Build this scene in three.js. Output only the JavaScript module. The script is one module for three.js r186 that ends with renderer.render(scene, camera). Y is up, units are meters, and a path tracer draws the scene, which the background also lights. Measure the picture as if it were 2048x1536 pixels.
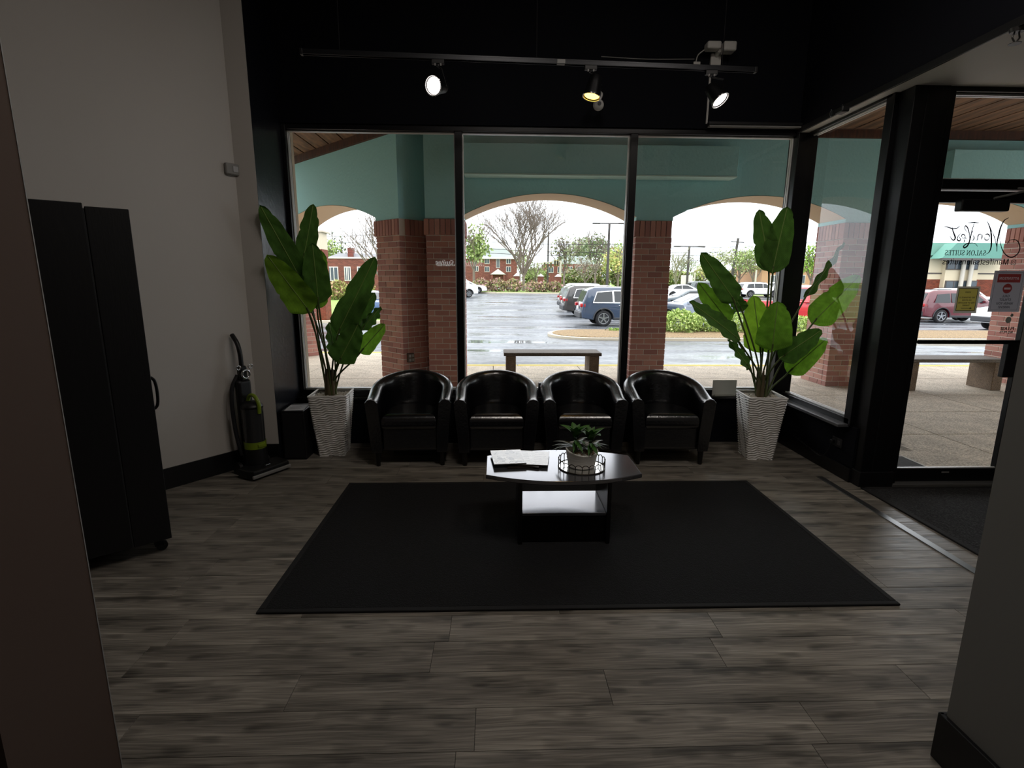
import * as THREE from 'three';
import { RoundedBoxGeometry } from 'three/addons/geometries/RoundedBoxGeometry.js';
import { mergeGeometries, mergeVertices, toCreasedNormals } from 'three/addons/utils/BufferGeometryUtils.js';
import { FontLoader } from 'three/addons/loaders/FontLoader.js';
import { TextGeometry } from 'three/addons/geometries/TextGeometry.js';
import { RectAreaLightUniformsLib } from 'three/addons/lights/RectAreaLightUniformsLib.js';

// ---------- camera, sky, exposure ----------
const scene = new THREE.Scene();
const F = 1044.18;                                   // focal length in pixels of the 2048 x 1536 frame
const camera = new THREE.PerspectiveCamera(2 * Math.atan(768 / F) * 180 / Math.PI, 2048 / 1536, 0.05, 600);
camera.position.set(0, 1.56, 0);
camera.rotation.set(-0.197444, -0.0312726, 0.0059658, 'YXZ');
camera.updateMatrixWorld(true);
scene.add(camera);
const renderer = new THREE.WebGLRenderer({ antialias: true });
renderer.toneMapping = THREE.LinearToneMapping;
renderer.toneMappingExposure = 2.8;
renderer.shadowMap.enabled = true;
RectAreaLightUniformsLib.init();
{ // bright overcast sky: pale blue low down, whiter higher up, soft cloud mottling all round
  const W = 256, H = 128, d = new Float32Array(W * H * 4);
  for (let j = 0; j < H; j++) for (let i = 0; i < W; i++) {
    const el = ((j + 0.5) / H - 0.5) * Math.PI, a = (i + 0.5) / W * Math.PI * 2, t = Math.max(0, Math.sin(el));
    const c = 0.5 + 0.5 * Math.sin(a * 3 + 2.1 * Math.sin(el * 5 + a * 2)) * Math.sin(el * 9 + Math.sin(a * 4));
    const k = 1.0 + 0.35 * t, m = 0.10 * (c - 0.5) * Math.min(1, t * 4), o = (j * W + i) * 4;
    const w = Math.min(1, t * 2.2);
    d[o] = (0.80 + 0.17 * w + m) * k; d[o + 1] = (0.885 + 0.095 * w + m * 0.8) * k; d[o + 2] = (0.965 + 0.03 * w + m * 0.5) * k; d[o + 3] = 1;
  }
  const sky = new THREE.DataTexture(d, W, H, THREE.RGBAFormat, THREE.FloatType);
  sky.mapping = THREE.EquirectangularReflectionMapping; sky.magFilter = THREE.LinearFilter; sky.minFilter = THREE.LinearFilter; sky.wrapS = THREE.RepeatWrapping;
  sky.needsUpdate = true; scene.background = sky; scene.backgroundIntensity = 1.15;
}

// ---------- helpers ----------
let seed = 12345;
const rnd = () => { seed |= 0; seed = seed + 0x6D2B79F5 | 0; let t = Math.imul(seed ^ seed >>> 15, 1 | seed); t = t + Math.imul(t ^ t >>> 7, 61 | t) ^ t; return ((t ^ t >>> 14) >>> 0) / 4294967296; };
const rr = (a, b) => a + (b - a) * rnd();
const V3 = (x, y, z) => new THREE.Vector3(x, y, z);
const EYE = camera.position.clone();
function ray(u, v) { return V3((u - 1024) / F, -(v - 768) / F, -1).applyQuaternion(camera.quaternion); }
const along = (u, v, t) => EYE.clone().addScaledVector(ray(u, v), t);
const atY = (u, v, y = 0) => { const d = ray(u, v); return EYE.clone().addScaledVector(d, (y - EYE.y) / d.y); };
const atZ = (u, v, z) => { const d = ray(u, v); return EYE.clone().addScaledVector(d, z / d.z); };
const atX = (u, v, x) => { const d = ray(u, v); return EYE.clone().addScaledVector(d, x / d.x); };
function ground(x, z) {                              // height of the car park: falls away from the kerb, rises again towards the street
  const Z = -z; let y = -0.16 - 0.017 * (Math.max(9.6, Math.min(Z, 30)) - 9.6);
  y -= 0.008 * Math.max(0, Math.min(x, 34)) * Math.min(1, Math.max(0, (Z - 9.6) / 10));
  if (Z > 32) y += (Math.min(Z, 110) - 32) * 0.017;
  return y;
}
function onGround(u, v) { const d = ray(u, v); let t = 5, p; for (; t < 400; t += 0.05) { p = EYE.clone().addScaledVector(d, t); if (p.y <= ground(p.x, p.z)) break; } return p; }

const names = {};
const numbered = n => { const k = names[n] = (names[n] ?? -1) + 1; return k ? `${n}_${String(k).padStart(3, '0')}` : n; };
function mesh(name, geo, mat, parent) { const m = new THREE.Mesh(geo, mat); m.name = name; m.castShadow = m.receiveShadow = true; parent.add(m); return m; }
function tag(o, label, category, group) { o.userData.label = label; o.userData.category = category; if (group) o.userData.group = group; return o; }
function thing(name, label, category, p = [0, 0, 0], turn = 0, group) {
  const o = new THREE.Group(); o.name = numbered(name); scene.add(o); o.position.set(p[0], p[1], p[2]); o.rotation.y = turn; return tag(o, label, category, group);
}
function single(name, geo, mat, label, category, group) { return tag(mesh(numbered(name), geo, mat, scene), label, category, group); }
function struct(name, geo, mat, label, category = 'wall') { const m = mesh(numbered(name), geo, mat, scene); m.userData.kind = 'structure'; if (label) tag(m, label, category); return m; }
function structGroup(name, label, category) { const o = new THREE.Group(); o.name = numbered(name); scene.add(o); o.userData.kind = 'structure'; return tag(o, label, category); }
function dup(root, p, turn, label, group) { const r = root.clone(); r.userData = { ...root.userData }; r.name = numbered(root.name.replace(/_\d{3}$/, '')); scene.add(r); r.position.set(p[0], p[1], p[2]); r.rotation.y = turn; if (label) r.userData.label = label; if (group) r.userData.group = group; return r; }

function clean(g) { const q = g.index ? g.toNonIndexed() : g; for (const k of Object.keys(q.attributes)) if (!['position', 'normal', 'uv'].includes(k)) q.deleteAttribute(k); if (!q.attributes.uv) q.setAttribute('uv', new THREE.BufferAttribute(new Float32Array(q.attributes.position.count * 2), 2)); return q; }
const join = list => mergeGeometries(list.map(clean), false);
function muv(geo, s = 1, ou = 0, ov = 0) {            // uv in metres by the way each face points
  const g = clean(geo), p = g.attributes.position, uv = g.attributes.uv, a = V3(), b = V3(), c = V3(), n = V3();
  for (let i = 0; i < p.count; i += 3) {
    a.fromBufferAttribute(p, i); b.fromBufferAttribute(p, i + 1); c.fromBufferAttribute(p, i + 2);
    n.copy(b).sub(a).cross(c.clone().sub(a)); const x = Math.abs(n.x), y = Math.abs(n.y), z = Math.abs(n.z);
    [a, b, c].forEach((q, k) => { const [s1, s2] = y >= x && y >= z ? [q.x, -q.z] : x >= z ? [q.z, q.y] : [q.x, q.y]; uv.setXY(i + k, s1 * s + ou, s2 * s + ov); });
  }
  return g;
}
const box = (w, h, d, x = 0, y = 0, z = 0) => new THREE.BoxGeometry(w, h, d).translate(x, y, z);
const bb = (x0, x1, y0, y1, z0, z1) => box(x1 - x0, y1 - y0, z1 - z0, (x0 + x1) / 2, (y0 + y1) / 2, (z0 + z1) / 2);
const rbox = (w, h, d, r = 0.01, x = 0, y = 0, z = 0, seg = 2) => new RoundedBoxGeometry(w, h, d, seg, Math.min(r, w / 2.01, h / 2.01, d / 2.01)).translate(x, y, z);
const rbb = (x0, x1, y0, y1, z0, z1, r = 0.008, seg = 2) => rbox(x1 - x0, y1 - y0, z1 - z0, r, (x0 + x1) / 2, (y0 + y1) / 2, (z0 + z1) / 2, seg);
const cyl = (r0, r1, h, x = 0, y = 0, z = 0, n = 20) => new THREE.CylinderGeometry(r0, r1, h, n).translate(x, y, z);
function bar(a, b, r0, r1 = r0, n = 8) { const d = b.clone().sub(a), g = new THREE.CylinderGeometry(r1, r0, d.length(), n); g.applyQuaternion(new THREE.Quaternion().setFromUnitVectors(V3(0, 1, 0), d.clone().normalize())); const m = a.clone().add(b).multiplyScalar(0.5); return g.translate(m.x, m.y, m.z); }
const tube = (pts, r, n = 24, k = 8) => new THREE.TubeGeometry(new THREE.CatmullRomCurve3(pts), n, r, k, false);
const lathe = (pts, n = 32) => new THREE.LatheGeometry(pts.map(p => new THREE.Vector2(p[0], p[1])), n);
function extr(pts, depth, bevel = 0, seg = 2, holes = []) {
  const s = new THREE.Shape(pts.map(p => new THREE.Vector2(p[0], p[1])));
  for (const h of holes) s.holes.push(new THREE.Path(h.map(p => new THREE.Vector2(p[0], p[1]))));
  return new THREE.ExtrudeGeometry(s, { depth: depth - 2 * bevel, bevelEnabled: bevel > 0, bevelThickness: bevel, bevelSize: bevel, bevelOffset: -bevel, bevelSegments: seg, steps: 1 }).translate(0, 0, bevel);
}
function gridGeo(nu, nv, f, closeU = false) {         // surface from f(i/nu, j/nv)
  const pos = [], uv = [], idx = [];
  for (let j = 0; j <= nv; j++) for (let i = 0; i <= nu; i++) { const p = f(i / nu, j / nv); pos.push(p.x, p.y, p.z); uv.push(i / nu, j / nv); }
  const n = nu + 1;
  for (let j = 0; j < nv; j++) for (let i = 0; i < nu; i++) { const a = j * n + i; idx.push(a, a + 1, a + n, a + 1, a + n + 1, a + n); }
  const g = new THREE.BufferGeometry(); g.setAttribute('position', new THREE.Float32BufferAttribute(pos, 3)); g.setAttribute('uv', new THREE.Float32BufferAttribute(uv, 2)); g.setIndex(idx); g.computeVertexNormals(); return g;
}

// value noise that repeats
function noiseGrid(n) { const a = new Float32Array(n * n); for (let i = 0; i < n * n; i++) a[i] = rnd(); return a; }
const NG = noiseGrid(256);
function vn(x, y, px, py) { const xi = Math.floor(x), yi = Math.floor(y), fx = x - xi, fy = y - yi, s = fx * fx * (3 - 2 * fx), t = fy * fy * (3 - 2 * fy); const g = (i, j) => NG[((((j % py) + py) % py) & 255) * 256 + ((((i % px) + px) % px) & 255)]; return (g(xi, yi) * (1 - s) + g(xi + 1, yi) * s) * (1 - t) + (g(xi, yi + 1) * (1 - s) + g(xi + 1, yi + 1) * s) * t; }
function fbm(x, y, px, py, o = 4) { let v = 0, a = 0.5, k = 1; for (let i = 0; i < o; i++) { v += a * vn(x * k + i * 17, y * k + i * 31, px * k, py * k); a *= 0.5; k *= 2; } return v / (1 - Math.pow(0.5, o)); }
function tex(w, h, f, srgb = true, rx = 1, ry = rx) {  // f(x 0..1, y 0..1) -> [r,g,b] 0..1
  const d = new Uint8Array(w * h * 4);
  for (let j = 0; j < h; j++) for (let i = 0; i < w; i++) { const c = f(i / w, j / h), o = (j * w + i) * 4; for (let k = 0; k < 3; k++) d[o + k] = Math.max(0, Math.min(255, Math.round(255 * (c.length ? c[k] : c)))); d[o + 3] = 255; }
  const t = new THREE.DataTexture(d, w, h, THREE.RGBAFormat); t.wrapS = t.wrapT = THREE.RepeatWrapping; t.magFilter = THREE.LinearFilter; t.minFilter = THREE.LinearMipmapLinearFilter; t.generateMipmaps = true;
  if (srgb) t.colorSpace = THREE.SRGBColorSpace; t.repeat.set(rx, ry); t.needsUpdate = true; return t;
}
const std = (color, roughness = 0.6, o = {}) => new THREE.MeshStandardMaterial({ color, roughness, metalness: 0, ...o });
const phy = (color, roughness = 0.6, o = {}) => new THREE.MeshPhysicalMaterial({ color, roughness, metalness: 0, ...o });
const fineBump = tex(256, 256, (x, y) => 0.5 + 0.5 * (fbm(x * 32, y * 32, 32, 32, 4) - 0.5) * 1.6, false);
const FONT = await new FontLoader().loadAsync('fonts/droid/droid_sans_bold.typeface.json');
const FONTR = await new FontLoader().loadAsync('fonts/droid/droid_sans_regular.typeface.json');
const SERIF = await new FontLoader().loadAsync('fonts/droid/droid_serif_regular.typeface.json');
function canvasTex(w, h, draw) { const c = document.createElement('canvas'); c.width = w; c.height = h; draw(c.getContext('2d'), w, h); const t = new THREE.CanvasTexture(c); t.colorSpace = THREE.SRGBColorSpace; t.magFilter = THREE.LinearFilter; return t; }

// ---------- shared materials ----------
const M = {
  wallWhite: std('#cbc6bf', 0.75, { bumpMap: fineBump, bumpScale: 0.0006 }),
  wallDark: phy('#080a12', 0.8, { specularIntensity: 0.35, bumpMap: fineBump, bumpScale: 0.0004 }),
  wallGloss: std('#13151c', 0.28, { bumpMap: fineBump, bumpScale: 0.0012 }),
  jambBrown: std('#4e3d33', 0.8, { bumpMap: fineBump, bumpScale: 0.0005 }),
  jambGrey: std('#7f7c77', 0.8, { bumpMap: fineBump, bumpScale: 0.0005 }),
  baseBlack: std('#0d0d10', 0.45),
  frameBlack: std('#101013', 0.35, { metalness: 0.3 }),
  alu: std('#e2e2e0', 0.3, { metalness: 0.25 }),
  soffit: std('#efede7', 0.55, { bumpMap: fineBump, bumpScale: 0.0004 }),
  ceilBlack: std('#0a0a0d', 0.9),
  glass: phy('#ffffff', 0, { transmission: 1, thickness: 0, ior: 1.5 }),
  blackMetal: std('#0f0f11', 0.4, { metalness: 0.4 }),
  blackPlastic: std('#121214', 0.45),
  whitePlastic: std('#c9c7c2', 0.45),
  greyPlastic: std('#8d8c8a', 0.5),
  chrome: std('#cfd0d2', 0.15, { metalness: 1 }),
};

// ================= SETTING: the room =================
const ZW = -5.0, XS = 2.83, ZD = -3.8;                // window plane, side pane plane, door plane
{ // floor of wood-look vinyl planks
  const floor = structGroup('floor', 'grey brown wood-look plank floor', 'floor');
  mesh('underlay', muv(bb(-3.6, 4.8, -0.1, -0.006, -5.0, -0.94)), std('#1a1815', 0.9), floor);
  const grain = s => tex(1024, 192, (x, y) => {
    const w = fbm(x * 5 + s * 3, y * 4, 5, 4, 3), f = fbm(x * 10 + s, y * 48 + w * 6, 10, 48, 4), c = fbm(x * 3 + s * 7, y * 2 + 5, 3, 2, 3);
    const kn = Math.max(0, fbm(x * 12 + s, y * 5 + 9, 12, 5, 2) - 0.62) * 2.2;
    const v = 0.56 + 0.36 * (f - 0.5) + 0.30 * (c - 0.5) - kn * 0.25 + 0.12 * (w - 0.5);
    return [v * 1.03 + 0.01, v * 1.0 + 0.006, v * 0.955];
  });
  const rough = tex(512, 96, (x, y) => 0.62 + 0.5 * (fbm(x * 8, y * 30, 8, 30, 3) - 0.5), false);
  const mats = [];
  for (let s = 0; s < 3; s++) { const g = grain(s + 1); for (const k of ['#dedcd8', '#c9c7c3']) mats.push(std(k, 0.66, { map: g, roughnessMap: rough, bumpMap: g, bumpScale: 0.0008 })); }
  const PW = 0.182, PL = 1.22, geos = [];
  const plank = (len, o) => { const g = rbox(len - 0.0014, 0.006, PW - 0.0014, 0.0012, 0, -0.003, 0, 1), c = clean(g), p = c.attributes.position, uv = c.attributes.uv; for (let i = 0; i < p.count; i++) uv.setXY(i, (p.getX(i) + len / 2) / PL * 0.9 + o, (p.getZ(i) / PW + 0.5)); return c; };
  for (let k = 0; k < 7; k++) geos.push(plank(PL, k * 0.37));
  for (let r = 0; r < 23; r++) {
    const z = -0.94 - PW * (r + 0.5); let x = -3.6 - ((r * 0.37 + (r % 3) * 0.21) % 1) * PL;
    if (z < -5) break;
    for (; x < 4.7; x += PL) { if (x + PL < -3.5) continue; if (z < -3.9 && x > 2.8) continue; const m = mesh('plank', geos[Math.floor(rnd() * 7)], mats[Math.floor(rnd() * 6)], floor); m.position.set(x + PL / 2, 0, z); }
  }
}
struct('floor', muv(bb(-3.4, 3.4, -0.1, 0, -0.94, 3.2)), std('#4c4842', 0.6), 'hallway floor in the adjoining room', 'floor');
// walls
const HC = 4.25, FILL_PANEL = 5.6;
{ const w = structGroup('wall_front', 'dark painted storefront wall round the display window', 'wall');
  mesh('upper_wall', muv(bb(-2.05, 2.96, 2.88, HC, -5.12, -4.92)), M.wallDark, w);
  mesh('stub_wall', muv(bb(-2.05, XS + 0.03, 0, 0.45, -5.12, -4.88)), M.wallDark, w);
  mesh('side_return', muv(bb(-2.02, -1.87, 0, HC, -5.12, -4.375)), M.wallGloss, w);
}
{ const w = structGroup('wall_entry', 'low dark wall below the side pane beside the door', 'wall');
  mesh('stub_wall', muv(bb(XS - 0.03, XS + 0.12, 0, 0.44, -4.9, ZD - 0.02)), M.wallDark, w);
  mesh('base_strip', muv(bb(XS - 0.045, XS - 0.03, 0, 0.11, -4.88, ZD - 0.02)), M.baseBlack, w);
}
// left: a short white return, then a white wall that runs off at an angle
struct('wall_left', muv(bb(-2.3, -1.872, 0, HC, -4.52, -4.372)), M.wallWhite, 'narrow white wall face beside the window recess', 'wall');
const LA = V3(-2.03, 0, -4.372), LD = V3(-0.594, 0, 0.804).normalize();
{ const L = 2.9, g = muv(bb(0, L, 0, HC, 0, 0.15)); const w = struct('wall_left', g, M.wallWhite, 'white angled wall behind the cabinet and vacuum', 'wall'); w.position.copy(LA); w.rotation.y = Math.atan2(-LD.z, LD.x) ; }
struct('wall_left', muv(bb(-3.95, -3.6, 0, HC, -2.5, -1.1)), M.wallWhite, 'white wall beside the opening, past the cabinet', 'wall');
{ const L = 2.9, b = struct('baseboard_left', muv(bb(0, L, 0, 0.16, -0.014, 0)), M.baseBlack, 'black baseboard along the angled white wall', 'baseboard'); b.position.copy(LA); b.rotation.y = Math.atan2(-LD.z, LD.x); }
struct('baseboard_front', muv(bb(-2.04, -1.87, 0, 0.16, -4.372, -4.358)), M.baseBlack, 'short black baseboard under the narrow white wall face', 'baseboard');
// the opening that the view comes through
struct('wall_back', muv(bb(-3.95, -1.205, 0, HC, -1.445, -1.115)), M.jambBrown, 'brown end of the wall at the opening', 'wall');
struct('wall_back', muv(bb(1.475, 4.95, 0, HC, -1.42, -1.1)), M.jambGrey, 'grey end of the wall at the opening', 'wall');
struct('wall_back', muv(bb(-1.205, 1.475, 2.75, HC, -1.42, -1.1)), M.jambGrey, 'header above the opening', 'wall');
struct('trim_1', muv(bb(-1.2065, -1.2035, 0, 2.75, -1.4465, -1.443)), M.greyPlastic, 'thin pale corner bead on the brown wall end', 'trim');
struct('baseboard_right', rbb(1.458, 1.475, 0, 0.17, -1.435, -1.0, 0.004), M.baseBlack, 'black baseboard on the grey wall end', 'baseboard');
struct('baseboard_right', rbb(1.458, 4.6, 0, 0.17, -1.435, -1.42, 0.004), M.baseBlack, 'black baseboard on the room side of the grey wall', 'baseboard');
// adjoining room, closed
struct('wall_hall', muv(bb(-3.55, -3.4, 0, 2.75, -1.1, 3.2)), M.jambGrey, 'hallway side wall', 'wall');
struct('wall_hall', muv(bb(3.4, 3.55, 0, 2.75, -1.1, 3.2)), M.jambGrey, 'hallway opposite side wall', 'wall');
struct('wall_hall', muv(bb(-3.55, 3.55, 0, 2.75, 3.2, 3.35)), M.jambGrey, 'hallway end wall', 'wall');
struct('ceiling', muv(bb(-3.55, 3.55, 2.75, 2.9, -1.1, 3.35)), M.jambGrey, 'hallway ceiling', 'ceiling');
// ceiling of the waiting room, bulkhead and soffit over the entry
struct('ceiling', muv(join([bb(-4.0, 2.96, HC, HC + 0.15, -5.12, -1.1), bb(2.96, 4.95, HC, HC + 0.15, -3.98, -1.1)])), M.ceilBlack, 'black ceiling high above the waiting area', 'ceiling');
struct('wall_bulkhead', muv(join([bb(2.7, 4.95, 2.875, HC, -3.88, -1.42), bb(2.7, 2.9, 2.875, HC, -4.92, -3.88)])), M.wallDark, 'dark bulkhead over the entry', 'wall');
struct('ceiling_soffit', muv(join([bb(2.7, 4.95, 2.855, 2.875, -3.88, -1.42), bb(2.7, 2.88, 2.855, 2.875, -4.94, -3.88)])), M.soffit, 'pale soffit over the entry', 'ceiling');
struct('trim_2', rbb(2.685, 2.7, 2.852, 2.9, -4.92, -1.42, 0.003), M.blackPlastic, 'black edge trim of the soffit', 'trim');
struct('wall_right', muv(bb(4.8, 4.95, 0, 2.86, -3.8, -1.42)), M.jambGrey, 'entry side wall beyond the door', 'wall');

// ---------- storefront glazing ----------
function pane(parent, g) { return mesh('pane', g, M.glass, parent); }
function windowUnit(n, x0, x1, y0, y1, z, label, top = true) {   // facing the room, glass set in a dark frame with bright aluminium beads
  const w = structGroup(`window_${n}`, label, 'window'), d = 0.05;
  mesh('pane', new THREE.PlaneGeometry(x1 - x0, y1 - y0).translate((x0 + x1) / 2, (y0 + y1) / 2, z), M.glass, w);
  const beads = (zz, s) => { mesh('bead', rbb(x0, x1, y1 - 0.012, y1, zz - 0.008, zz + 0.008, 0.003), M.alu, w); mesh('bead', rbb(x0, x1, y0, y0 + 0.012, zz - 0.008, zz + 0.008, 0.003), M.alu, w);
    mesh('bead', rbb(x0, x0 + 0.01, y0, y1, zz - 0.008, zz + 0.008, 0.003), M.alu, w); mesh('bead', rbb(x1 - 0.01, x1, y0, y1, zz - 0.008, zz + 0.008, 0.003), M.alu, w); };
  beads(z + 0.014); beads(z - 0.014);
  return w;
}
const WY0 = 0.515, WY1 = 2.835;
windowUnit(1, -1.835, -0.365, WY0, WY1, ZW, 'tall storefront pane beside the white wall');
windowUnit(2, -0.3, 1.2, WY0, WY1, ZW, 'tall storefront pane in the middle with the bench outside');
windowUnit(3, 1.265, 2.69, WY0, WY1, ZW, 'tall storefront pane behind the white sill sign');
{ const f = structGroup('trim_3', 'black metal frame of the display window', 'window frame');
  const fb = (x0, x1, y0, y1) => mesh('frame_bar', rbb(x0, x1, y0, y1, -5.06, -4.94, 0.004), M.frameBlack, f);
  fb(-1.87, -1.835, 0.45, 2.88); fb(-0.365, -0.3, WY0, WY1); fb(1.2, 1.265, WY0, WY1); fb(-1.835, 2.69, WY1, 2.88); fb(-1.835, 2.69, 0.45, WY0);
  mesh('corner_post', rbb(2.69, 2.87, 0.44, 2.88, -5.06, -4.9, 0.006), M.frameBlack, f);
  mesh('sill_ledge', rbb(-1.87, 2.8, 0.44, 0.462, -4.94, -4.84, 0.004), M.frameBlack, f);
}
{ // side pane between the corner post and the door column
  const w = structGroup('window_4', 'side storefront pane beside the door column', 'window'), z0 = -4.88, z1 = -3.95;
  mesh('pane', new THREE.PlaneGeometry(z1 - z0, WY1 - 0.5).rotateY(Math.PI / 2).translate(XS, (WY1 + 0.5) / 2, (z0 + z1) / 2), M.glass, w);
  for (const s of [-0.014, 0.014]) { mesh('bead', rbb(XS + s - 0.008, XS + s + 0.008, 0.5, 0.513, z0, z1, 0.003), M.alu, w); mesh('bead', rbb(XS + s - 0.008, XS + s + 0.008, WY1 - 0.012, WY1, z0, z1, 0.003), M.alu, w); }
  mesh('frame_bar', rbb(XS - 0.05, XS + 0.05, 0.44, 0.5, -4.9, -3.9, 0.004), M.frameBlack, w);
  mesh('frame_bar', rbb(XS - 0.05, XS + 0.05, WY1, 2.88, -4.9, -3.9, 0.004), M.frameBlack, w);
  mesh('frame_bar', rbb(XS - 0.05, XS + 0.05, 0.44, 2.88, -3.96, -3.88, 0.004), M.frameBlack, w);
  mesh('ledge', rbb(XS - 0.13, XS - 0.04, 0.43, 0.455, -4.86, -3.9, 0.004), std('#6f7073', 0.35, { metalness: 0.5 }), w);
}
{ const c = structGroup('column_entry', 'black boxed column beside the glass door', 'column');
  mesh('casing', rbb(2.815, 3.06, 0, 2.86, -3.96, -3.74, 0.006), M.frameBlack, c);
  mesh('pilaster_strip', rbb(2.90, 2.905, 0.05, 2.8, -3.742, -3.736, 0.001), M.blackPlastic, c);
  mesh('foot', rbb(2.8, 3.07, 0, 0.12, -3.95, -3.72, 0.004), M.baseBlack, c);
}
{ const f = structGroup('trim_4', 'black metal door frame with transom', 'door frame');
  mesh('jamb', rbb(3.06, 3.11, 0, 2.86, -3.87, -3.75, 0.004), M.frameBlack, f);
  mesh('jamb', rbb(4.02, 4.12, 0, 2.86, -3.87, -3.75, 0.004), M.frameBlack, f);
  mesh('transom_bar', rbb(3.11, 4.02, 2.2, 2.265, -3.87, -3.75, 0.004), M.frameBlack, f);
  mesh('head', rbb(3.11, 4.02, 2.825, 2.86, -3.87, -3.75, 0.004), M.frameBlack, f);
  mesh('pane', new THREE.PlaneGeometry(0.87, 0.555).translate(3.565, 2.545, -3.81), M.glass, f);
  for (const s of [-0.015, 0.015]) { mesh('bead', rbb(3.14, 4.0, 2.812, 2.825, -3.81 + s - 0.008, -3.81 + s + 0.008, 0.003), M.alu, f); mesh('bead', rbb(3.14, 4.0, 2.265, 2.277, -3.81 + s - 0.008, -3.81 + s + 0.008, 0.003), M.alu, f); }
  mesh('sill', rbb(3.06, 4.12, 0, 0.02, -3.93, -3.72, 0.004), std('#8a8a88', 0.4, { metalness: 0.7 }), f);
  mesh('side_panel', rbb(4.12, 4.8, 0, 2.86, -3.87, -3.75, 0.004), M.frameBlack, f);
}
{ const d = structGroup('door_1', 'black framed glass entry door with lettering and notices', 'door');
  mesh('stile', rbb(3.075, 3.12, 0.02, 2.19, -3.83, -3.785, 0.004), M.frameBlack, d);
  mesh('stile', rbb(3.93, 4.018, 0.02, 2.19, -3.83, -3.785, 0.004), M.frameBlack, d);
  mesh('bottom_rail', rbb(3.12, 3.93, 0.02, 0.125, -3.83, -3.785, 0.004), M.frameBlack, d);
  mesh('top_rail', rbb(3.12, 3.93, 2.115, 2.19, -3.83, -3.785, 0.004), M.frameBlack, d);
  mesh('pane', new THREE.PlaneGeometry(0.81, 1.99).translate(3.525, 1.12, -3.81), M.glass, d);
  mesh('bead', rbb(3.12, 3.93, 0.125, 0.135, -3.80, -3.786, 0.002), M.alu, d);
  const pb = mesh('push_bar', rbb(3.12, 3.93, 1.11, 1.14, -3.77, -3.745, 0.008), M.blackMetal, d); mesh('end_box', rbb(3.80, 3.93, 0.86, 1.12, -3.785, -3.74, 0.006), M.blackPlastic, pb);
  const cl = mesh('closer', rbb(3.25, 3.6, 2.05, 2.13, -3.785, -3.72, 0.01), M.blackPlastic, d); mesh('closer_arm', join([bar(V3(3.5, 2.14, -3.75), V3(3.75, 2.2, -3.72), 0.008), bar(V3(3.75, 2.2, -3.72), V3(3.65, 2.21, -3.76), 0.008)]), M.greyPlastic, cl);
  mesh('maker_plate', rbb(3.5, 3.56, 0.09, 0.1, -3.786, -3.782, 0.001), M.greyPlastic, d);
}
{ // warm ceiling panel of the hallway the view comes from
  const l = thing('ceiling_light', 'warm square ceiling light in the hallway', 'ceiling light', [0.1, 2.745, 1.5]); mesh('frame', rbox(0.64, 0.03, 0.64, 0.005, 0, 0, 0), M.whitePlastic, l);
  mesh('diffuser', rbox(0.58, 0.006, 0.58, 0.002, 0, -0.016, 0), new THREE.MeshStandardMaterial({ color: '#888888', emissive: '#ffd9ae', emissiveIntensity: 0.3 }), l);
  const a = new THREE.RectAreaLight('#ffe2c0', 0.4, 0.56, 0.56); a.position.set(0, -0.022, 0); a.rotation.x = -Math.PI / 2; l.add(a); }

[[0.3, -1.95, 'added unseen fill panel just inside the opening'], [1.9, -1.95, 'added unseen fill panel beside the bulkhead']].forEach(([x, z, label]) => {  // unseen overhead panels added to brighten the floor and planters
  const l = thing('added_fill_panel', label, 'ceiling light', [x, HC - 0.02, z], 0, 'added fill panels above the waiting area'); mesh('frame', rbox(0.66, 0.03, 0.66, 0.005), M.whitePlastic, l);
  mesh('diffuser', rbox(0.6, 0.006, 0.6, 0.002, 0, -0.016, 0), new THREE.MeshStandardMaterial({ color: '#888888', emissive: '#fff5ec', emissiveIntensity: 1 }), l);
  const a = new THREE.RectAreaLight('#fff5ec', FILL_PANEL, 0.58, 0.58); a.position.set(0, -0.022, 0); a.rotation.x = -Math.PI / 2; l.add(a); });

// ================= FURNISHINGS =================
const leatherB = tex(256, 256, (x, y) => 0.5 + 0.8 * (fbm(x * 24, y * 24, 24, 24, 4) - 0.5), false, 3);
const leather = phy('#090a0f', 0.25, { ior: 2.0, bumpMap: leatherB, bumpScale: 0.0012 });
const darkWood = std('#0e0c0c', 0.3);
{ // waiting-room rug
  const pile = tex(512, 512, (x, y) => { const v = 0.5 + 0.9 * (fbm(x * 120, y * 120, 120, 120, 2) - 0.5); return [v, v, v]; });
  const r = thing('area_rug', 'large black flat rug in the middle of the floor', 'rug', [0.425, 0, -3.045]);
  mesh('pile', muv(rbox(3.06, 0.01, 1.55, 0.004, 0, 0.005, 0), 2), std('#13151c', 0.95, { map: pile, bumpMap: pile, bumpScale: 0.003 }), r);
  mesh('binding', join([rbox(3.12, 0.012, 0.03, 0.005, 0, 0.006, 0.79), rbox(3.12, 0.012, 0.03, 0.005, 0, 0.006, -0.79), rbox(0.03, 0.012, 1.55, 0.005, 1.545, 0.006, 0), rbox(0.03, 0.012, 1.55, 0.005, -1.545, 0.006, 0)]), std('#0c0c0e', 0.8), r);
}
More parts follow.
